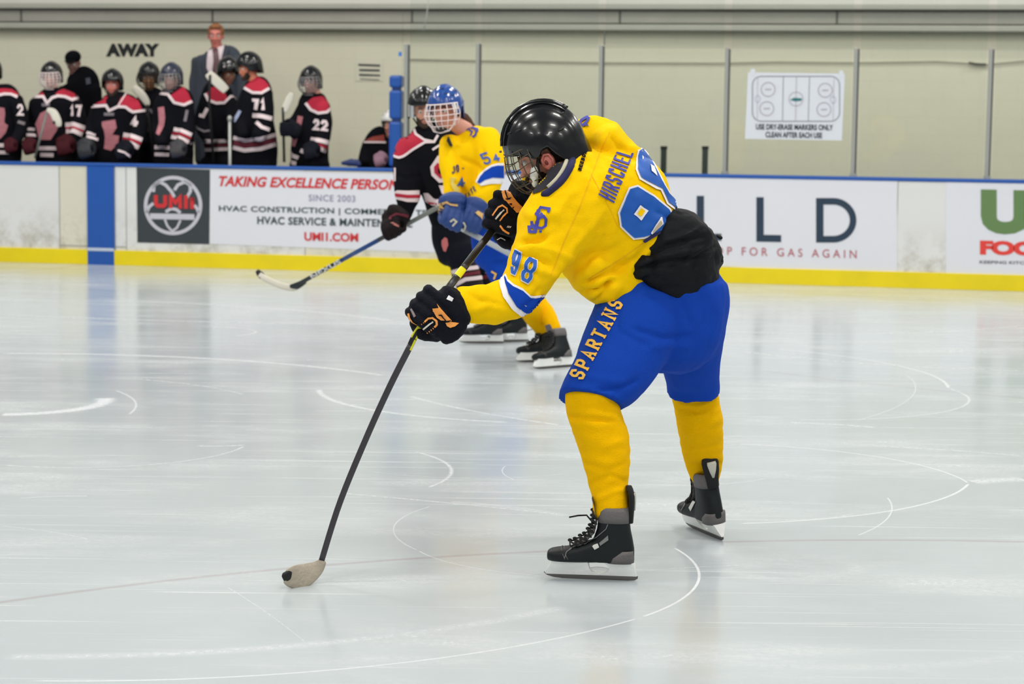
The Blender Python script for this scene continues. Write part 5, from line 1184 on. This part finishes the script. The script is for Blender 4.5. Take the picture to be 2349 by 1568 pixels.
d9('piping', stroke(z5([(5, 925), (80, 950), (130, 935), (250, 850), (390, 765), (500, 760)]), 5.5)+stroke(z5([(262, 600), (285, 670), (380, 735), (500, 760), (545, 680)]), 5.5), PIPE, .006, 4)
d9('lace_patch', stroke(z5([(480, 855), (580, 790)]), 5), PIPE, .006, 4)
d9('sleeve_band', [z5([(25, 1360), (60, 1340), (190, 1345), (320, 1340), (325, 1480), (180, 1480), (25, 1440)])], PIPE, .004)
d9('sleeve_band', [z5([(25, 1372), (180, 1395), (325, 1392), (325, 1430), (180, 1435), (25, 1412)])], RED, .006)
d9('sleeve_number_edge', [z5([(0, 1070), (45, 1070), (45, 1230), (0, 1230)])], PIPE, .004)
d9('waist_band', [z5([(375, 1370), (430, 1370), (500, 1440), (600, 1460), (600, 1530), (480, 1520), (400, 1470)])], PIPE, .005)
d9('waist_band', [z5([(400, 1440), (440, 1475), (540, 1495), (540, 1510), (450, 1500)])], RED, .007)
d9('emblem', [z5([(545, 920), (455, 1060), (470, 1160), (560, 1250), (640, 1240), (700, 1290), (705, 1100), (640, 1000)]), z5([(555, 1280), (600, 1390), (760, 1390), (760, 1310), (640, 1280)])], PIPE, .005, 4, 'large red and white chest emblem')
d9('emblem', [z5([(540, 1010), (500, 1060), (505, 1130), (570, 1195), (640, 1190), (690, 1230), (690, 1130), (620, 1050)]), z5([(615, 1305), (650, 1365), (755, 1355), (745, 1320)])], RED, .008, 4)
d9('emblem', [z5([(545, 1075), (590, 1110), (590, 1150), (550, 1130)])], BLK, .011, 4)
PT9, TP9 = cloth('pants', [loft(hp9), loft(l9a), loft(l9b)], mat('black_pants_shell', (17, 20, 30), .85, bump=.2, spec=.12), R9, .014, 4, .008, 7)
decal('pants_emblem', TP9, [z6([(1060, 770), (1110, 715), (1150, 740), (1165, 840), (1130, 950), (1090, 930), (1060, 840)])], mat('faded_red_patch', (190, 104, 104), .8), PT9, .005, 3, Y9)
SKM = mat('black_striped_sock', (28, 20, 24), .9, bump=.3, bscale=200)
for kk, bands in ((k9a, ([(1030, 611), (1050, 604), (1085, 598)], [(1032, 626), (1060, 617), (1100, 612)], [(1040, 655), (1068, 640), (1105, 636)])), (k9b, ([(1090, 614), (1115, 606), (1130, 600)], [(1090, 628), (1118, 620), (1138, 616)]))):
    so, st_ = cloth('sock', [loft(kk)], SKM, R9, .012, 3, .005, 12)
    for i, bnd in enumerate(bands): decal('sock_band', st_, stroke(bnd, (4, 9, 9)[i]), PIPE, so, .005, 3, Y9)
    if kk is k9a: decal('sock_band', st_, stroke([(1034, 642), (1062, 630), (1100, 624)], 8), MAROON, so, .005, 3, Y9)
    else: decal('sock_band', st_, stroke([(1092, 642), (1120, 632), (1142, 628)], 9), MAROON, so, .005, 3, Y9)
for hx, hy, ya in ((1146, 787, 186), (1203, 783, 194)):
    skate(R9, ice(hx, hy), math.radians(ya), 0, 0, 1.0, .008, False, False)
gl9, tg9, _ = glove(R9, g9, s9, w9, (0, -1, .2), 1.25, mat('black_maroon_glove', (26, 18, 20), .7, bump=.4, bscale=100, var=.4, vscale=20, spec=.15), .008, .10, label='black and dark red glove')
decal('trim', tg9, [z6([(250, 490), (300, 480), (375, 530), (380, 560), (300, 520)])], mat('pale_red_trim', (180, 110, 104), .7), gl9, .006, 3, Y9-.3)
decal('trim', tg9, stroke(z6([(240, 440), (260, 390), (340, 350), (430, 360), (520, 390)]), 5), MAROON, gl9, .006, 3, Y9-.3)
S9 = root('hockey_stick', P(680, 655, Y9+.5), 'black and blue hockey stick held low by the dark jersey player, white taped blade', 'hockey stick')
a = P(683, 652, Y9+.75); b = P(1003, 476, Y9-.46)
nn_, bb_ = stick(S9, a, b, .032, .022, [mat('black_stick_shaft', (26, 34, 38), .4), mat('blue_stick_shaft', (24, 66, 128), .35), mat('grey_worn_shaft', (120, 124, 118), .5)], ((0, .32, 0), (.32, .60, 1), (.60, .76, 0), (.76, 1, 2)))
V = []; Fs = []
SHT = bvh(*rings([(a, nn_*.016, bb_*.011, 5), (b, nn_*.016, bb_*.011, 5)], 20))
decal('shaft_lettering', SHT, font_polys('NEXUS', [(716, 640), (784, 602), (779, 594), (711, 631)], .03), mat('white_shaft_ink', (210, 210, 206), .5), S9, .004, 4, Y9+.5)
bl9 = [S(690, 650, Y9+.74, 5, .010), S(676, 660, Y9+.77, 7, .010), S(652, 657, Y9+.82, 7.5, .009), S(628, 648, Y9+.88, 7, .009), S(606, 637, Y9+.94, 7, .009), S(596, 629, Y9+.97, 6.5, .008)]
mk('blade', *loft(bl9, 16, 4), mat('off_white_blade_tape', (206, 200, 186), .8, bump=.4, bscale=70), S9, label='off white taped blade')
mk('blade_heel', *loft([S(700, 645, Y9+.72, 5.5, .012), S(684, 654, Y9+.75, 8, .0125), S(668, 660, Y9+.79, 8, .0125)], 16, 4), MATS['black_stick_shaft'], S9)
mk('toe_tape', *loft([S(602, 634, Y9+.955, 7.6, .0105), S(596, 628, Y9+.975, 7.5, .0105), S(590, 621, Y9+.985, 5, .009)], 16, 4), VENT, S9)
# ================================================================== PLAYERS' BENCH
EGB = [(0, .056), (45, .045), (65, .0), (75, -.035), (100, -.04), (140, -.075), (180, -.08)]
def vb(px, v): return Yb(px, v)
def bench_player(label, hx, hy, v, fwd, tor, arms, up=(0, 0, 1), hs=1.0, helm=HBLK, skin=SKIN, cg=None, bd=None, jm=BLK, jl='black jersey', gear=True, hair=None, nm='jersey', eyesm=True, seed=1):
    Yc = vb(hx, v); R = root('person', Vector((P(hx, hy, Yc).x, Yc, PLAT)), label, 'person')
    SS = lambda q, dv=0: S(q[0], q[1], vb(q[0], v)-(q[3] if len(q) > 3 else 0), q[2], None if len(q) < 5 else q[4])
    C = P(hx, hy, Yc-.03); M3 = frame(fwd, up)
    tl = []
    for q in tor:
        s_ = SS(q); s_[4] = min(s_[3]*.62, .17); s_[3] = s_[3]; tl.append(s_)
    hip = tor[-1]; hc = P(hip[0], hip[1], vb(hip[0], v)); zf = PLAT
    al = [[SS(q) for q in a] for a in arms]
    legs = []
    for sx in (-1, 1):
        legs.append([W(hc+E_*(.10*sx)+Z_*.02, .12, .13), W(Vector((hc.x, hc.y, (hc.z+zf)/2))+E_*(.12*sx), .105, .11), W(Vector((hc.x, hc.y, zf+.06))+E_*(.13*sx), .07, .09)])
    body = [loft(shrink(tl, .8))]+[loft(shrink(a, .6)) for a in al]+[loft(shrink(a, .75)) for a in legs]+head_solids(C, M3, hs, 1, P(tor[0][0], tor[0][1], vb(tor[0][0], v)), .056)
    V, Fs = union(body, .012, 2); B = mk('body', V, Fs, skin, R)
    if eyesm: eyes(C, M3, hs, B)
    o, t = cloth(nm, [loft(tl)]+[loft(a) for a in al], jm, R, .016, 3, .010, 6, None, seed, label=jl)
    cloth('trousers' if not gear else 'pants', [loft(tl[-2:])]+[loft(a) for a in legs], BLK if gear else jm, R, .018, 2, .006, 6)
    H = None
    if helm:
        H = helmet(C, M3, hs*1.04, helm, R, 40, 12, EGB, (.137, .114, .138), True)
        if cg: cage(C, M3, hs*1.04, cg, H, .0046, 9, 7, None, .052, -.125)
        else: straps(C, M3, hs, H)
    if bd: beard(C, M3, hs, bd, B, .012)
    if hair: mk('hair', *union([ell(T(C, M3, hs, (-.022, 0, .040)), (.098*hs, .088*hs, .090*hs), M3), ell(T(C, M3, hs, (.04, 0, .095)), (.05*hs, .06*hs, .03*hs), M3)], .010, 1), hair, B)
    Yv = Yc
    D = lambda n, p, m, l=.006, g=5, lab=None: decal(n, t, p, m, o, l, g, Yv, lab)
    return R, o, t, D, C, M3, H, Yc
def bglove(R, px, py, Y, wd, m=GLV, s=1.0, sh=(.9, 0, .3)):
    G = P(px, py, Y); sol = hand_solids(G, sh, wd, (0, -1, .3), .8)
    g, t, q = glove(R, G, sh, wd, (0, -1, .3), s, m, .012, .105); return g, t
kA = lambda pts: [(x/4.355, 40+y/4.355) for x, y in pts]
kB = lambda pts: [(400+x/4.35, 40+y/4.35) for x, y in pts]
k0 = lambda pts: [(x/6.031, 130+y/6.031) for x, y in pts]
k2 = lambda pts: [(240+x/6.031, 130+y/6.031) for x, y in pts]
k7 = lambda pts: [(440+x/5.6, 110+y/5.6) for x, y in pts]
F0 = (0, -1, -.1)
# leftmost, cut by the edge
R, o, t, D, C, M3, H, Yc = bench_player('leftmost hockey player on the bench, mostly cut off by the edge of the photo', -20, 168, .60, (.1, -1, -.1), [(-8, 206, 22), (0, 220, 42), (2, 250, 48), (2, 300, 48), (4, 340, 46), (4, 372, 44)], [[(34, 230, 20), (47, 265, 17, .05), (47, 300, 14, .12), (28, 332, 12, .25)], [(-35, 235, 18), (-50, 290, 16, .1), (-30, 330, 14, .25)]])
D('shoulder_yoke', [k0([(-40, 450), (60, 440), (160, 450), (240, 500), (250, 545), (120, 505), (-40, 520)])], RED); D('piping', stroke(k0([(-40, 540), (60, 515), (150, 520), (240, 560)]), 6), PIPE, .008)
D('emblem', [k0([(0, 700), (60, 710), (70, 800), (20, 860), (60, 910), (110, 950), (80, 1050), (0, 1140), (-60, 1100), (-60, 720)])], PINK); D('sleeve_number', word('2', k0([(240, 820), (330, 820), (310, 660), (240, 660)]), 5), PIPE, .008)
D('waist_band', stroke(k0([(-60, 1225), (60, 1225), (160, 1210)]), 9)+stroke(k0([(-60, 1320), (120, 1325)]), 8), PIPE, .008); D('sleeve_band', stroke(k0([(250, 900), (340, 930)]), 7), mat('grey_sleeve_band', (120, 112, 114), .8), .008)
bglove(R, 24, 342, Yc-.38, (.2, .4, .9), GLVR, .9)
# 17
R, o, t, D, C, M3, H, Yc = bench_player('bench player number 17 with white cage and small black helmet, below the dark coach', 118, 176, .88, (-.22, -1, -.12), [(122, 212, 34), (124, 226, 54), (126, 255, 58), (128, 300, 54), (130, 340, 50), (130, 372, 48)], [[(85, 240, 17), (76, 275, 15, .08), (72, 310, 14, .15), (66, 332, 13, .28)], [(168, 238, 20), (180, 270, 18, .05), (176, 305, 17, .14), (160, 332, 15, .3)]], hs=.98, cg=CAGEW, seed=2)
D('shoulder_yoke', [k0([(450, 540), (480, 500), (570, 460), (620, 540)]), k0([(760, 520), (820, 470), (940, 430), (1030, 460), (1080, 550), (1000, 590), (900, 550)])], RED)
D('piping', stroke(k0([(430, 560), (600, 555), (650, 640), (720, 570), (800, 545), (900, 555), (1000, 600), (1100, 560)]), 6), PIPE, .008); D('lace_patch', stroke(k0([(580, 665), (690, 665)]), 7), mat('grey_lace_patch', (120, 112, 118), .8), .008)
D('emblem', [k0([(640, 740), (700, 730), (770, 820), (820, 930), (780, 1030), (700, 1150), (540, 1150), (520, 1040), (490, 930), (560, 780)])], PINK, .006, 5, 'large pale red chest emblem')
D('sleeve_number', word('1', k0([(975, 820), (1030, 820), (1030, 670), (975, 670)]), 6)+word('7', k0([(1050, 830), (1130, 830), (1125, 670), (1045, 670)]), 6), PIPE, .008)
D('sleeve_band', stroke(k0([(900, 940), (1020, 935), (1170, 990)]), 10)+stroke(k0([(910, 1030), (1020, 1030), (1130, 1080)]), 10)+stroke(k0([(380, 1005), (490, 1005)]), 7)+stroke(k0([(370, 1085), (500, 1090)]), 7), PIPE, .009)
D('sleeve_band', stroke(k0([(905, 985), (1020, 980), (1150, 1035)]), 5), RED, .009); D('waist_band', stroke(k0([(520, 1265), (800, 1265)]), 9)+stroke(k0([(560, 1355), (740, 1360)]), 9), PIPE, .008)
bglove(R, 68, 344, Yc-.46, (.2, .4, .9), GLVR); bglove(R, 150, 345, Yc-.45, (.3, .4, .9), GLVR, 1.25)
st = root('hockey_stick', P(118, 270, Yc-.5), 'stick with cream taped blade held across the chest of bench player 17', 'hockey stick')
q = [P(78, 372, Yc-.45), P(84, 330, Yc-.5), P(88, 300, Yc-.52)]
mk('shaft', *tube([P(80, 362, Yc-.50), P(108, 256, Yc-.42)], .012, 10), mat('grey_worn_shaft', (120, 124, 118), .5), st)
mk('blade', *loft([S(108, 252, Yc-.43, 5, .008), S(122, 258, Yc-.44, 9, .008), S(132, 278, Yc-.45, 9, .008), S(136, 290, Yc-.45, 5, .007)], 14, 4), CREAM, st); mk('tape_mark', *ell(P(124, 281, Yc-.47), (.016, .008, .018)), VENT, st)
# dark coach
R, o, t, D, C, M3, H, Yc = bench_player('coach in black jacket and black cap looking down, behind bench player 17', 168, 144, 1.55, (-.1, -1, -.35), [(170, 172, 26), (182, 186, 44), (184, 220, 46), (186, 270, 44), (188, 330, 42), (188, 372, 40)], [[(215, 205, 18), (222, 250, 15, .03), (220, 300, 14, .1), (210, 340, 12, .2)], [(150, 205, 18), (146, 250, 15, .03), (148, 300, 14, .1), (160, 340, 12, .2)]], helm=None, skin=mat('shaded_skin', (134, 98, 90), .6), jm=COATK, jl='black jacket', gear=False, nm='jacket', hs=.98)  # shade on the lowered face is put into the darker skin colour
mk('cap', *union([ell(T(C, M3, 1, (-.012, 0, .062)), (.108, .092, .075), M3)], .010, 1), COATK, R); mk('cap_brim', *ell(T(C, M3, 1, (.105, 0, .055)), (.06, .065, .008), M3), COATK, R)
D('jacket_patch', [[(196, 180), (206, 178), (208, 192), (198, 194)]], mat('grey_jacket_patch', (60, 64, 74), .8))
# 4
R, o, t, D, C, M3, H, Yc = bench_player('bearded bench player number 4 resting a glove on the blue rail', 258, 194, .62, (0, -1, -.12), [(262, 222, 30), (265, 236, 52), (266, 265, 56), (266, 315, 54), (268, 350, 50), (268, 376, 48)], [[(310, 248, 20), (322, 285, 18, .05), (312, 322, 18, .15), (295, 345, 15, .32)], [(225, 250, 18), (212, 290, 15, .06), (212, 325, 14, .15), (205, 345, 13, .28)]], skin=SKINR, bd=BEARD, seed=3)
D('shoulder_yoke', [kA([(930, 870), (960, 830), (1060, 760), (1060, 860)]), kA([(1170, 880), (1210, 800), (1270, 775), (1380, 830), (1420, 920), (1330, 935), (1250, 900)])], RED)
D('piping', stroke(kA([(920, 890), (1060, 880), (1090, 930), (1180, 890), (1250, 895), (1330, 945), (1450, 930)]), 6)+stroke(kA([(1180, 880), (1260, 760)]), 3), PIPE, .008); D('lace_patch', stroke(kA([(1040, 966), (1140, 966)]), 7), MATS['grey_lace_patch'], .008)
D('emblem', [kA([(1020, 1040), (1150, 1020), (1165, 1100), (1120, 1170), (1190, 1180), (1180, 1260), (1110, 1330), (1040, 1310), (1050, 1200), (1040, 1130), (1020, 1080)])], PINK, .006, 5, 'tall pale red chest emblem')
D('sleeve_number', word('4', kA([(1310, 1090), (1380, 1090), (1380, 990), (1310, 990)]), 8), PIPE, .008)
D('sleeve_band', stroke(kA([(1230, 1170), (1310, 1185), (1415, 1225)]), 10)+stroke(kA([(1220, 1240), (1300, 1260), (1380, 1300)]), 10)+stroke(kA([(870, 1150), (960, 1175)]), 6)+stroke(kA([(870, 1190), (985, 1220)]), 7), PIPE, .009)
D('sleeve_band', stroke(kA([(1225, 1205), (1310, 1222), (1400, 1262)]), 5), RED, .009)
g, tg = bglove(R, 284, 356, Yc-.46, (.35, .45, .8), GLV, 1.2); decal('trim', tg, stroke(kA([(1180, 1330), (1250, 1350), (1300, 1390)]), 4), PIPE, g, .006, 4, Yc-.5); bglove(R, 198, 352, Yc-.42, (.1, .4, .9), mat('grey_black_glove', (24, 27, 33), .6), 1.2)
# goalie mask player behind
R, o, t, D, C, M3, H, Yc = bench_player('bench player with black cage and round black helmet, standing between numbers 4 and 8', 342, 178, 1.15, (0, -1, -.1), [(345, 212, 26), (348, 228, 36), (350, 270, 38), (352, 320, 38), (352, 374, 38)], [[(322, 245, 14), (320, 290, 13, .05), (330, 330, 12, .2)], [(372, 245, 14), (374, 290, 13, .05), (366, 330, 12, .2)]], hs=1.02, skin=mat('warm_tan_skin', (190, 130, 84), .55), cg=CAGEK, seed=4)
D('piping', stroke([(330, 250), (345, 252), (352, 262)], 5), MATS['grey_lace_patch']); D('jersey_patch', [[(328, 262), (342, 258), (345, 290), (335, 310), (328, 290)]], mat('dull_grey_print', (96, 88, 88), .8))
st = root('hockey_stick', P(325, 215, Yc-.2), 'upright stick with cream blade leaning between bench number 4 and the black caged helmet', 'hockey stick')
mk('blade', *loft([S(306, 200, Yc-.25, 6, .009), S(314, 207, Yc-.25, 9, .009), S(326, 219, Yc-.25, 9.5, .009), S(336, 234, Yc-.25, 8, .009), S(338, 242, Yc-.25, 5, .009)], 14, 4), CREAM, st)
mk('shaft', *tube([P(338, 240, Yc-.25), P(344, 300, Yc-.27), P(352, 372, Yc-.30)], .014, 10), LACE, st)
# 8, silver cage
R, o, t, D, C, M3, H, Yc = bench_player('bench player with navy helmet and big silver cage, left of the suited coach', 393, 180, .60, (-.30, -1, -.10), [(396, 206, 28), (399, 222, 42), (399, 255, 46), (398, 300, 46), (398, 345, 46), (398, 374, 45)], [[(424, 240, 18), (432, 280, 17, .05), (424, 315, 17, .14), (408, 340, 14, .3)], [(366, 245, 15), (362, 290, 14, .08), (372, 330, 13, .25)]], helm=HNAV, cg=CAGES, seed=5)
D('shoulder_yoke', [kA([(1700, 780), (1830, 690), (1880, 760), (1910, 830), (1840, 860), (1760, 850)])], RED); D('piping', stroke(kA([(1600, 760), (1680, 770), (1740, 850), (1840, 875), (1915, 840)]), 6), PIPE, .008)
D('emblem', [kA([(1580, 900), (1640, 890), (1650, 1000), (1640, 1080), (1590, 1180), (1560, 1160), (1590, 1050)])], PINK); D('sleeve_number', stroke(kA([(1870, 925), (1850, 1040)]), 6), MATS['grey_lace_patch'], .008)
D('sleeve_band', stroke(kA([(1735, 1115), (1810, 1130), (1910, 1175)]), 9)+stroke(kA([(1710, 1190), (1790, 1205), (1880, 1245)]), 9)+stroke(kA([(1890, 1260), (1960, 1270)]), 5), PIPE, .009); D('sleeve_band', stroke(kA([(1720, 1155), (1800, 1165), (1900, 1210)]), 4), RED, .009)
D('waist_band', stroke(kA([(1550, 1295), (1720, 1300)]), 9)+stroke(kA([(1550, 1365), (1690, 1370)]), 8), PIPE, .008)
bglove(R, 408, 352, Yc-.42, (.3, .4, .9), mat('grey_white_glove', (48, 46, 50), .6, var=.5, vscale=16), 1.1)
# coach in suit
R, o, t, D, C, M3, H, Yc = bench_player('ginger haired coach in grey suit, white shirt and dark tie standing tallest on the bench', 495, 82, 1.75, (.05, -1, -.12), [(498, 112, 24), (501, 122, 46), (502, 145, 54), (500, 190, 54), (498, 250, 54), (497, 310, 52), (496, 372, 48)], [[(458, 140, 19), (450, 190, 16, .02), (449, 240, 15, .06), (452, 285, 13, .12)], [(548, 140, 19), (556, 190, 16, .02), (556, 240, 15, .06), (548, 285, 13, .12)]], helm=None, skin=SKINR, jm=SUIT, jl='grey suit jacket', gear=False, nm='suit_jacket', hair=HAIRG, hs=1.08, seed=6)
D('shirt_front', [[(478, 116), (490, 112), (514, 104), (519, 112), (506, 140), (494, 172), (482, 182), (474, 160), (474, 130)]], SHIRT, .006, 4, 'white shirt front'); D('tie', [[(488, 114), (500, 112), (503, 140), (498, 178), (486, 172), (490, 140)]], TIE, .012, 4, 'dark tie')
D('lapel', [[(470, 120), (478, 116), (472, 150), (486, 184), (480, 190), (462, 150)], [(516, 104), (526, 112), (514, 150), (494, 190), (490, 184), (506, 142)]], mat('dark_lapel', (48, 54, 66), .8), .014)
# 1 (turned)
R, o, t, D, C, M3, H, Yc = bench_player('bench player in black helmet looking down, standing in front of the suited coach', 523, 166, .98, (.55, -.75, -.35), [(510, 198, 28), (502, 214, 38), (500, 245, 44), (500, 295, 40), (503, 335, 34), (504, 375, 32)], [[(478, 235, 20), (464, 270, 17, .06), (468, 300, 15, .15), (486, 322, 13, .26)], [(528, 240, 18), (536, 280, 16, .1), (530, 315, 14, .2)]], skin=SKIND, seed=7)
D('shoulder_yoke', [kB([(320, 770), (360, 700), (420, 690), (510, 760), (530, 820), (440, 840), (360, 830)])], RED); D('piping', stroke(kB([(310, 760), (340, 825), (420, 855), (500, 850), (560, 790), (640, 780)]), 6), PIPE, .008)
D('sleeve_number', stroke(kB([(250, 975), (290, 985), (330, 905)]), 8), PIPE, .008); D('sleeve_trim', stroke(kB([(200, 1060), (240, 1110), (300, 1140), (370, 1130)]), 4), MATS['grey_lace_patch'], .008)
D('waist_band', stroke(kB([(300, 1235), (540, 1230)]), 8)+stroke(kB([(310, 1320), (540, 1310)]), 8), PIPE, .008); D('waist_band', stroke(kB([(300, 1278), (540, 1270)]), 6), MAROON, .008)
mk('helmet_mark', *ell(T(C, M3, 1.08, (.06, -.09, .08)), (.012, .006, .012), M3), CAGEW, H)
st = root('hockey_stick', P(500, 190, Yc-.3), 'stick with cream rectangular taped blade in front of the grey suit', 'hockey stick')
mk('blade', *loft([S(478, 168, Yc-.33, 9, .009, 4), S(486, 177, Yc-.33, 11, .009, 4), S(508, 197, Yc-.33, 11, .009, 4), S(519, 208, Yc-.33, 9, .009, 4)], 16, 4), CREAM, st)
mk('shaft', *tube([P(482, 172, Yc-.34), P(480, 240, Yc-.36), P(490, 372, Yc-.40)], .014, 10), LACE, st)
# 71
R, o, t, D, C, M3, H, Yc = bench_player('bench player number 71 in profile with black helmet, right of the suited coach', 571, 156, .62, (-.88, -.42, -.2), [(582, 186, 24), (588, 203, 34), (586, 240, 40), (584, 285, 46), (585, 330, 51), (585, 378, 51)], [[(602, 215, 24), (606, 250, 22, .08), (606, 285, 20, .14), (590, 315, 15, .26)], [(560, 235, 16), (552, 280, 15, .1), (560, 312, 14, .24)]], skin=mat('orange_skin', (214, 128, 96), .55), bd=BEARD, hair=HAIRB, seed=8)  # face and body in an orange skin colour
D('shoulder_yoke', [kB([(705, 690), (760, 640), (830, 590), (900, 630), (945, 680), (900, 740), (820, 745), (750, 720)])], RED); D('piping', stroke(kB([(700, 705), (780, 750), (870, 755), (945, 710)]), 6), PIPE, .008)
D('sleeve_number', word('7', kB([(790, 920), (850, 925), (845, 815), (775, 810)]), 7)+word('1', kB([(860, 925), (910, 925), (910, 815), (860, 810)]), 8), PIPE, .009)
D('sleeve_band', stroke(kB([(780, 975), (870, 985), (970, 1010)]), 10)+stroke(kB([(820, 1045), (870, 1095), (945, 1120)]), 8), PIPE, .009)
D('waist_band', stroke(kB([(595, 1200), (700, 1225), (860, 1210), (1010, 1170)]), 9)+stroke(kB([(590, 1295), (700, 1325), (860, 1310), (1010, 1265)]), 9), PIPE, .009); D('waist_band', stroke(kB([(595, 1248), (700, 1275), (860, 1262), (1010, 1220)]), 11), MAROON, .007)
D('chest_mark', stroke(kB([(600, 1040), (660, 930)]), 7), mat('pale_blue_mark', (150, 160, 190), .8), .009)
# 22
R, o, t, D, C, M3, H, Yc = bench_player('bench player number 22 with half cage, rightmost of the standing group', 713, 188, .70, (-.30, -1, -.08), [(724, 216, 24), (720, 232, 34), (719, 262, 38), (714, 300, 42), (711, 345, 43), (710, 380, 43)], [[(738, 245, 20), (744, 285, 18, .05), (738, 325, 17, .12), (722, 350, 14, .25)], [(695, 250, 15), (680, 275, 14, .06), (665, 288, 13, .12)]], cg=CAGES, seed=9)
D('shoulder_yoke', [kB([(1320, 850), (1380, 800), (1470, 785), (1540, 830), (1560, 900), (1500, 945), (1400, 935), (1350, 890)])], RED); D('piping', stroke(kB([(1310, 855), (1360, 920), (1440, 955), (1520, 945), (1560, 905)]), 6), PIPE, .008)
D('sleeve_number', word('22', kB([(1380, 1125), (1530, 1140), (1530, 1030), (1390, 1010)]), 6, .2), PIPE, .009)
D('sleeve_band', stroke(kB([(1360, 1215), (1450, 1230), (1560, 1255)]), 10)+stroke(kB([(1400, 1285), (1450, 1310), (1510, 1335)]), 9), PIPE, .009); D('sleeve_band', stroke(kB([(1365, 1260), (1450, 1275), (1530, 1300)]), 5), RED, .009)
D('emblem', stroke(kB([(1260, 985), (1230, 1130), (1180, 1280)]), 12), PINK)
D('waist_band', stroke(kB([(1110, 1350), (1240, 1400)]), 9)+stroke(kB([(1110, 1440), (1220, 1455)]), 9)+stroke(kB([(1260, 1325), (1330, 1355)]), 9), PIPE, .009)
bglove(R, 655, 296, Yc-.22, (.8, .2, -.2), GLV, 1.2, (0, 0, 1)); bglove(R, 714, 356, Yc-.40, (.3, .4, .8), GLV, 1.1)
st = root('hockey_stick', P(655, 290, Yc-.25), 'upright stick with pale blade in the raised glove of bench number 22', 'hockey stick')
mk('blade', *loft([S(652, 256, Yc-.22, 6, .008), S(656, 244, Yc-.22, 8, .008), S(664, 226, Yc-.22, 8, .008), S(669, 214, Yc-.22, 5, .008)], 14, 4), CREAM, st); mk('shaft', *tube([P(649, 246, Yc-.22), P(650, 290, Yc-.22), P(652, 372, Yc-.22)], .014, 10), LACE, st)
# half hidden behind the pillar
R, o, t, D, C, M3, H, Yc = bench_player('bench player with white helmet half hidden behind the blue padded pillar', 899, 286, 1.0, (-.5, -.9, -.1), [(886, 314, 28), (872, 324, 34), (868, 345, 40), (866, 368, 44), (866, 384, 45)], [[(846, 330, 16), (838, 355, 14, .08), (836, 375, 12, .15)], [(900, 330, 14), (905, 360, 14, .1), (885, 374, 12, .22)]], helm=HWHT, skin=SKIN, hs=.95, seed=10)
D('shoulder_yoke', [kB([(1900, 1230), (1980, 1190), (2090, 1170), (2100, 1240)])], mat('brick_red_cloth', (150, 60, 48), .8)); D('piping', stroke(kB([(1895, 1245), (2110, 1245)]), 4), PIPE, .009)
g, tg = bglove(R, 872, 374, Yc-.6, (.3, .4, .7), mat('pale_violet_glove', (142, 106, 122), .7), .9)
gb = mk('blue_glove', *union([caps([P(786, 374, vb(790, .1)), P(806, 372, vb(806, .1)), P(822, 376, vb(822, .1))], [.02, .04, .03]), caps([P(800, 375, vb(800, .1)), P(818, 372, vb(818, .1))], [.03, .035])], .01, 1), mat('navy_glove', (38, 52, 96), .7)); tag(gb, 'small navy glove lying on the blue rail left of the pillar', 'glove')
